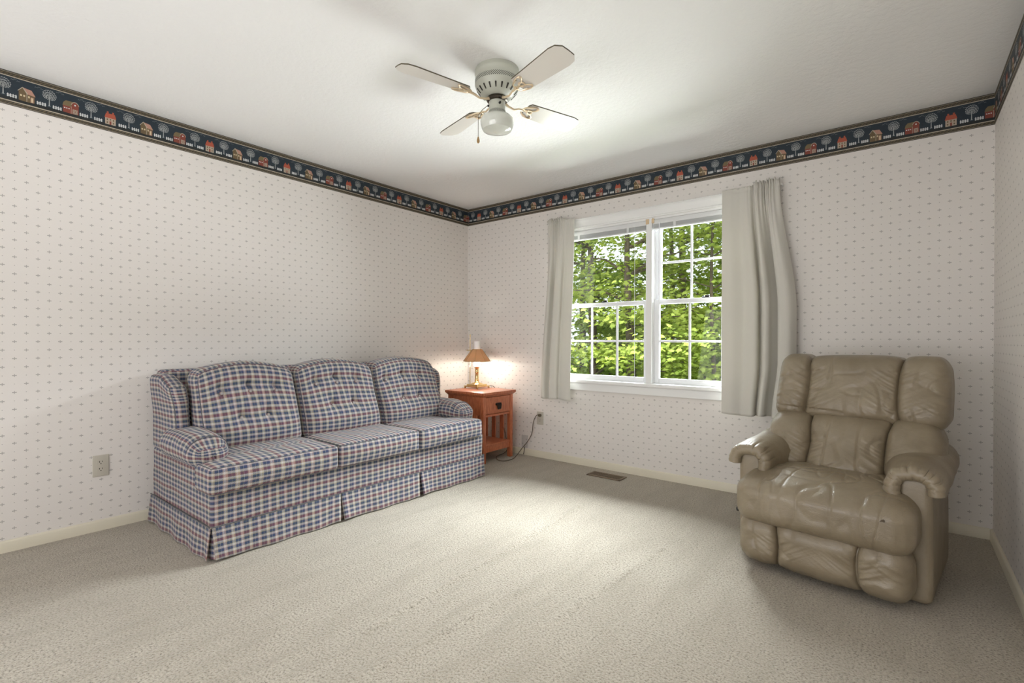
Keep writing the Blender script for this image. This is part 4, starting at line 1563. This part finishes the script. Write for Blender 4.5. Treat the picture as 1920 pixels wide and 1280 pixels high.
vent = empty('floor_register', (-1.855, 3.553, 0), 0, 'brown metal floor register set in the carpet below the window', 'vent')
v = MB()
vw, vd = .146, .064
for lo, hi in (((-vw, -vd, .001), (vw, -vd + .016, .008)), ((-vw, vd - .016, .001), (vw, vd, .008)), ((-vw, -vd, .001), (-vw + .018, vd, .008)), ((vw - .018, -vd, .001), (vw, vd, .008)), ((-.006, -vd, .001), (.006, vd, .007))):
    v.rbox([(a + b_) / 2 for a, b_ in zip(lo, hi)], [(b_ - a) / 2 for a, b_ in zip(lo, hi)], .002, (1, 1, 1), 2)
v.build('frame', MAT['vent'], vent)
v = MB()
for s in (-1, 1):
    for i in range(9):
        x = s * (.010 + .118 * (i + .5) / 9)
        v.box((x - .0022, -vd + .016, .0015), (x + .0022, vd - .016, .006))
for y in (-.016, .016): v.box((-vw + .018, y - .002, .0015), (vw - .018, y + .002, .0058))
v.build('grille', MAT['vent'], vent, smooth=False)
MB().box((-vw + .012, -vd + .012, .0008), (vw - .012, vd - .012, .0018)).build('duct_opening', MAT['duct'], vent, smooth=False)


# ------------------------------------------------------------------ ceiling fan
FCX, FCY = -1.612, 1.905
fan = empty('ceiling_fan', (FCX, FCY, H), 0, 'cream four-blade hugger ceiling fan with a milk glass light bowl and pull chain', 'ceiling fan')


def perf_mat():
    m, nt, bs = new_mat('perforated_enamel')
    t = NT(nt)
    uv = t.n('ShaderNodeUVMap').outputs[0]
    sx = t.n('ShaderNodeSeparateXYZ')
    t.link(uv, sx.inputs[0])
    u = t.math('MULTIPLY', sx.outputs[0], 70.0)
    w = t.math('MULTIPLY', sx.outputs[1], 105.0)
    a = t.math('ABSOLUTE', t.math('SUBTRACT', t.math('FRACT', t.math('ADD', u, w)), 0.5))
    b_ = t.math('ABSOLUTE', t.math('SUBTRACT', t.math('FRACT', t.math('SUBTRACT', u, w)), 0.5))
    h = t.math('LESS_THAN', t.math('MAXIMUM', a, b_), 0.33)
    t.link(t.mix(h, (0.50, 0.51, 0.44), (0.03, 0.03, 0.025)), bs.inputs['Base Color'])
    bs.inputs['Roughness'].default_value = 0.45
    return m


PERF = perf_mat()
hs = MB()
hs.lathe([(.001, 0), (.108, 0), (.110, -.004), (.110, -.014), (.113, -.018), (.113, -.026), (.1105, -.030), (.1105, -.054), (.112, -.056)], n=48)
hs.lathe([(.112, -.056), (.1125, -.078)], n=96, mi=1)
hs.lathe([(.1125, -.078), (.112, -.080), (.108, -.092), (.098, -.110), (.080, -.128), (.062, -.138), (.050, -.140)], n=48)
ho = hs.build('housing', [MAT['fan_white'], PERF], fan)
sl = MB()
for k in range(20):
    a = 2 * PI * k / 20
    prof = [(-.0025, -.013), (.0025, -.013), (.0045, .009), (.003, .013), (-.003, .013), (-.0045, .009)]
    ca, sa = math.cos(a), math.sin(a)
    # slope of the lower bowl
    def fn(u, w, d, ca=ca, sa=sa):
        r = .094 + .75 * w * .85 + d
        z = -.1145 + w * .80 - d * .8
        return (r * ca - u * sa, r * sa + u * ca, z)
    sl.prism(prof, fn, -.0010, .0007)
sl.build('vent_slots', MAT['slot'], ho, smooth=False)
MB().lathe([(.050, -.139), (.052, -.142), (.052, -.156), (.044, -.160), (.030, -.160)], n=36).build('motor_hub', MAT['hub'], fan)
swh = MB()
swh.lathe([(.030, -.158), (.041, -.160), (.041, -.205), (.043, -.207)], n=36)
swh.lathe([(.043, -.207), (.0435, -.219)], n=72, mi=1)
swh.lathe([(.0435, -.219), (.050, -.222), (.056, -.226), (.056, -.230), (.040, -.230)], n=36)
swo = swh.build('switch_housing', [MAT['fan_white'], PERF], fan)
MB().lathe([(.046, -.222), (.054, -.225), (.070, -.234), (.0815, -.246), (.0845, -.258), (.083, -.272), (.077, -.292), (.072, -.301), (.066, -.303), (.045, -.311), (.022, -.3165), (.0006, -.318)], n=48).build('light_bowl', MAT['globe'], fan)
for a in (-2.35, -.55):
    MB().tube([(.040 * math.cos(a), .040 * math.sin(a), -.180), (.049 * math.cos(a), .049 * math.sin(a), -.180)], [.0065, .005], 10).build('switch_knob', MAT['black'], swo)
ch = MB()
a = -2.35
p0 = Vector((.049 * math.cos(a), .049 * math.sin(a), -.180))
p1 = Vector((-.066, -.068, -.228))
ch.tube([tuple(p0), tuple(p0.lerp(p1, .5) + Vector((0, 0, .004))), tuple(p1), (p1.x, p1.y, -.338)], .0016, 6)
cho = ch.build('pull_chain', MAT['cord'], fan)
MB().lathe([(.0008, -.336), (.003, -.339), (.007, -.354), (.0075, -.362), (.0045, -.370), (.0006, -.372)], (p1.x, p1.y, 0), 14).build('fob', MAT['fob'], cho)


def fan_blade(ang):
    bl = MB()
    z = -.148
    pitch = math.radians(12)

    def tf(x, y, dz):
        # x along, y across; pitch about the blade axis
        yy = y * math.cos(pitch)
        zz = z + dz - y * math.sin(pitch)
        return (x * math.cos(ang) - yy * math.sin(ang), x * math.sin(ang) + yy * math.cos(ang), zz)
    out = [(.190, -.050), (.470, -.064), (.505, -.058), (.528, -.034), (.530, 0), (.528, .034), (.505, .058), (.470, .064), (.190, .050), (.178, .034), (.178, -.034)]
    n = len(out)
    V = [tf(x, y, -.003) for x, y in out] + [tf(x, y, .003) for x, y in out]
    bl.add(V, [tuple(range(n))[::-1], tuple(range(n, 2 * n))], 0)
    bl.add(V, [(i, (i + 1) % n, n + (i + 1) % n, n + i) for i in range(n)], 1)
    o_ = bl.build('blade', [MAT['blade'], MAT['blade_edge']], fan, smooth=False, recalc=True)
    ir = MB()
    pts = [(.046, 0, -.004), (.070, 0, -.014), (.105, 0, -.020), (.135, 0, -.010), (.165, 0, -.007)]
    ir.tube([tf(*p) for p in pts], [.008, .0055, .005, .006, .007], 8)
    # scrolled plate: two loops and three screw lugs
    def loop(cx_, cy_, rx, ry, rad=.005, rot=0):
        P = []
        for k in range(20):
            th = 2 * PI * k / 20
            px, py = rx * math.cos(th), ry * math.sin(th)
            P.append(tf(cx_ + px * math.cos(rot) - py * math.sin(rot), cy_ + px * math.sin(rot) + py * math.cos(rot), -.007))
        ir.tube(P, rad, 6, closed=True)
    loop(.200, .024, .042, .016, .0034, .35)
    loop(.200, -.024, .042, .016, .0034, -.35)
    loop(.205, 0, .014, .014, .004)
    for lx_, ly_ in ((.236, .034), (.236, -.034), (.172, 0)):
        ir.lathe([(.0005, -.003), (.008, -.002), (.008, .002), (.0005, .003)], tf(lx_, ly_, -.006), 10)
    for sy in (-1, 1): ir.tube([tf(.152, 0, -.007), tf(.170, sy * .026, -.008), tf(.205, sy * .036, -.007)], .0036, 6)
    io = ir.build('blade_iron', MAT['fan_brass'], o_, recalc=True)
    return o_


for k in range(4): fan_blade(math.radians(-105.6 + 90 * k))

# ------------------------------------------------------------------ outside: woods beyond the window
structure('ground', MB().box((-40, YB + T + .02, -.95), (25, 45, -.75)), MAT['lawn'], smooth=False)


def leaf_pts():
    """five-lobed maple leaf outline, unit size, stem at the origin, pointing +y"""
    half = [(0.05, 0.0), (0.28, -.10), (0.24, .06), (0.50, .12), (0.40, .24), (0.58, .48), (0.34, .44), (0.30, .56), (0.16, .52), (0.17, .74), (0.08, .74), (0, 1.0)]
    return half + [(-x, y) for x, y in half[-2::-1]]


LP = leaf_pts()


def foliage(name, m, parent, n, size, spray_fn, seed):
    """leaves set in flat horizontal sprays"""
    rnd = random.Random(seed)
    V, F = [], []
    for _ in range(n):
        c, nrm = spray_fn(rnd)
        s_ = size * rnd.uniform(.6, 1.15)
        d = Vector((rnd.uniform(-1, 1), rnd.uniform(-1, 1), rnd.uniform(-.7, .15)))
        nn = (nrm + Vector((rnd.gauss(0, .35), rnd.gauss(0, .35), 0))).normalized()
        d = (d - nn * d.dot(nn)).normalized()
        e = nn.cross(d)
        b0 = len(V)
        for x, y in LP:
            p = c + d * (y * s_) + e * (x * s_) - nn * (abs(x) * .25 * s_ + y * y * .15 * s_)
            V.append(tuple(p))
        F.append(tuple(range(b0, b0 + len(LP))))
    me = bpy.data.meshes.new(name)
    me.from_pydata(V, [], F)
    me.materials.append(m)
    o = bpy.data.objects.new(name, me)
    COL.objects.link(o)
    o.parent = parent
    o['kind'] = 'stuff'
    return o


def tree(label, loc, height, lo, rad, n, leaf, m, seed, lean=(0, 0), r0=.12, group='trees in the woods outside the window', branches=7):
    rnd = random.Random(seed)
    root = empty('maple_tree', loc, 0, label, 'tree', group)
    tk = MB()
    pts, rr_ = [], []
    for k in range(9):
        t_ = k / 8
        pts.append((lean[0] * t_ * height + .06 * math.sin(t_ * 5 + seed), lean[1] * t_ * height + .05 * math.cos(t_ * 4 + seed), t_ * height))
        rr_.append(r0 * (1 - .75 * t_))
    tk.tube(pts, rr_, 10)
    tk.build('trunk', MAT['bark'], root)
    brm = MB()
    sprays = []
    for b_ in range(branches):
        z = lo + (height - lo) * (b_ + .5) / branches
        base = Vector((lean[0] * z, lean[1] * z, z))
        for q in range(3):
            a = rnd.uniform(0, 2 * PI)
            L = rad * rnd.uniform(.6, 1.0)
            end = base + Vector((math.cos(a) * L, math.sin(a) * L, rnd.uniform(.05, .5)))
            mid = base.lerp(end, .5) + Vector((0, 0, .15))
            brm.tube([tuple(base), tuple(mid), tuple(end)], [r0 * .3, r0 * .18, r0 * .07], 6)
            for t_ in (.45, .75, 1.0):
                sprays.append((base.lerp(end, t_) + Vector((rnd.gauss(0, .25), rnd.gauss(0, .25), rnd.gauss(0, .12))), rad * .30))
    brm.build('branches', MAT['bark'], root)

    def sf(r_):
        c, w = sprays[r_.randrange(len(sprays))]
        p = c + Vector((r_.gauss(0, w), r_.gauss(0, w), r_.gauss(0, .10)))
        return p, Vector((0, -.45, 1)).normalized()
    foliage('foliage', m, root, n, leaf, sf, seed)
    return root


G0 = -.76
tree('bright yellow-green maple spreading across the window side nearest the lamp', (-5.0, 10.7, G0), 5.6, .5, 1.7, 5200, .125, MAT['leaf_a'], 1, r0=.13, branches=8)
tree('bright maple with a slim trunk filling the sash nearest the wide curtain', (-3.25, 11.2, G0), 6.2, .5, 1.6, 4800, .12, MAT['leaf_a'], 2, r0=.055, branches=8)
tree('low leafy maple sapling behind the mullion just above the window sill', (-4.1, 10.0, G0), 2.0, .4, 1.2, 1300, .12, MAT['leaf_a'], 3, r0=.03, branches=3)
far = [(-7.6, 13.6), (-5.2, 14.6), (-3.2, 14.9), (-9.6, 16.5), (-6.8, 18.0), (-4.2, 18.6), (-11.5, 20.5)]
FL = ['dark green maple standing first in depth along the narrow curtain edge', 'dark green maple behind the gridded upper sash, the nearer of two there',
      'dark green maple half hidden by the wide curtain, the nearer of two there', 'dark green maple second in depth along the narrow curtain edge',
      'dark green maple behind the gridded upper sash, the farther of two there', 'dark green maple half hidden by the wide curtain, the farther of two there',
      'dark green maple farthest back along the narrow curtain edge']
proto = None
for i, (x, y) in enumerate(far):
    lab = FL[i]
    if i % 4 == 0 or proto is None:
        proto = tree(lab, (x, y, G0), 7.5, .3, 2.0, 3100, .17, MAT['leaf_b'], 20 + i, r0=.16, branches=9)
    else:
        c = copy_tree(proto, label=lab)
        c.location = (x, y, G0)
        c.rotation_euler = (0, 0, 1.7 * i)
# understorey wall of shrubs closing the view low down
sh0 = None
for i in range(5):
    x = -12.0 + i * 1.9
    y = 23.5 - .7 * i
    root = empty('woodland_shrub', (x, y, G0), 0, 'dense green woodland shrub closing the view low behind the trees', 'shrub', 'woodland shrubs behind the trees')
    if sh0 is None:
        MB().tube([(0, 0, 0), (.05, .02, .8), (.02, .05, 2.0)], [.06, .045, .02], 8).build('stem', MAT['bark'], root)
        def sf(r_):
            a, q = r_.uniform(0, 2 * PI), math.sqrt(r_.random())
            return Vector((math.cos(a) * q * 1.3, math.sin(a) * q * 1.0, r_.uniform(.05, 3.2))), Vector((0, -.7, .7))
        foliage('foliage', MAT['leaf_b'], root, 1500, .22, sf, 77)
        sh0 = root
    else:
        for ch_ in sh0.children: copy_tree(ch_, root)
        root.rotation_euler = (0, 0, i * 1.1)
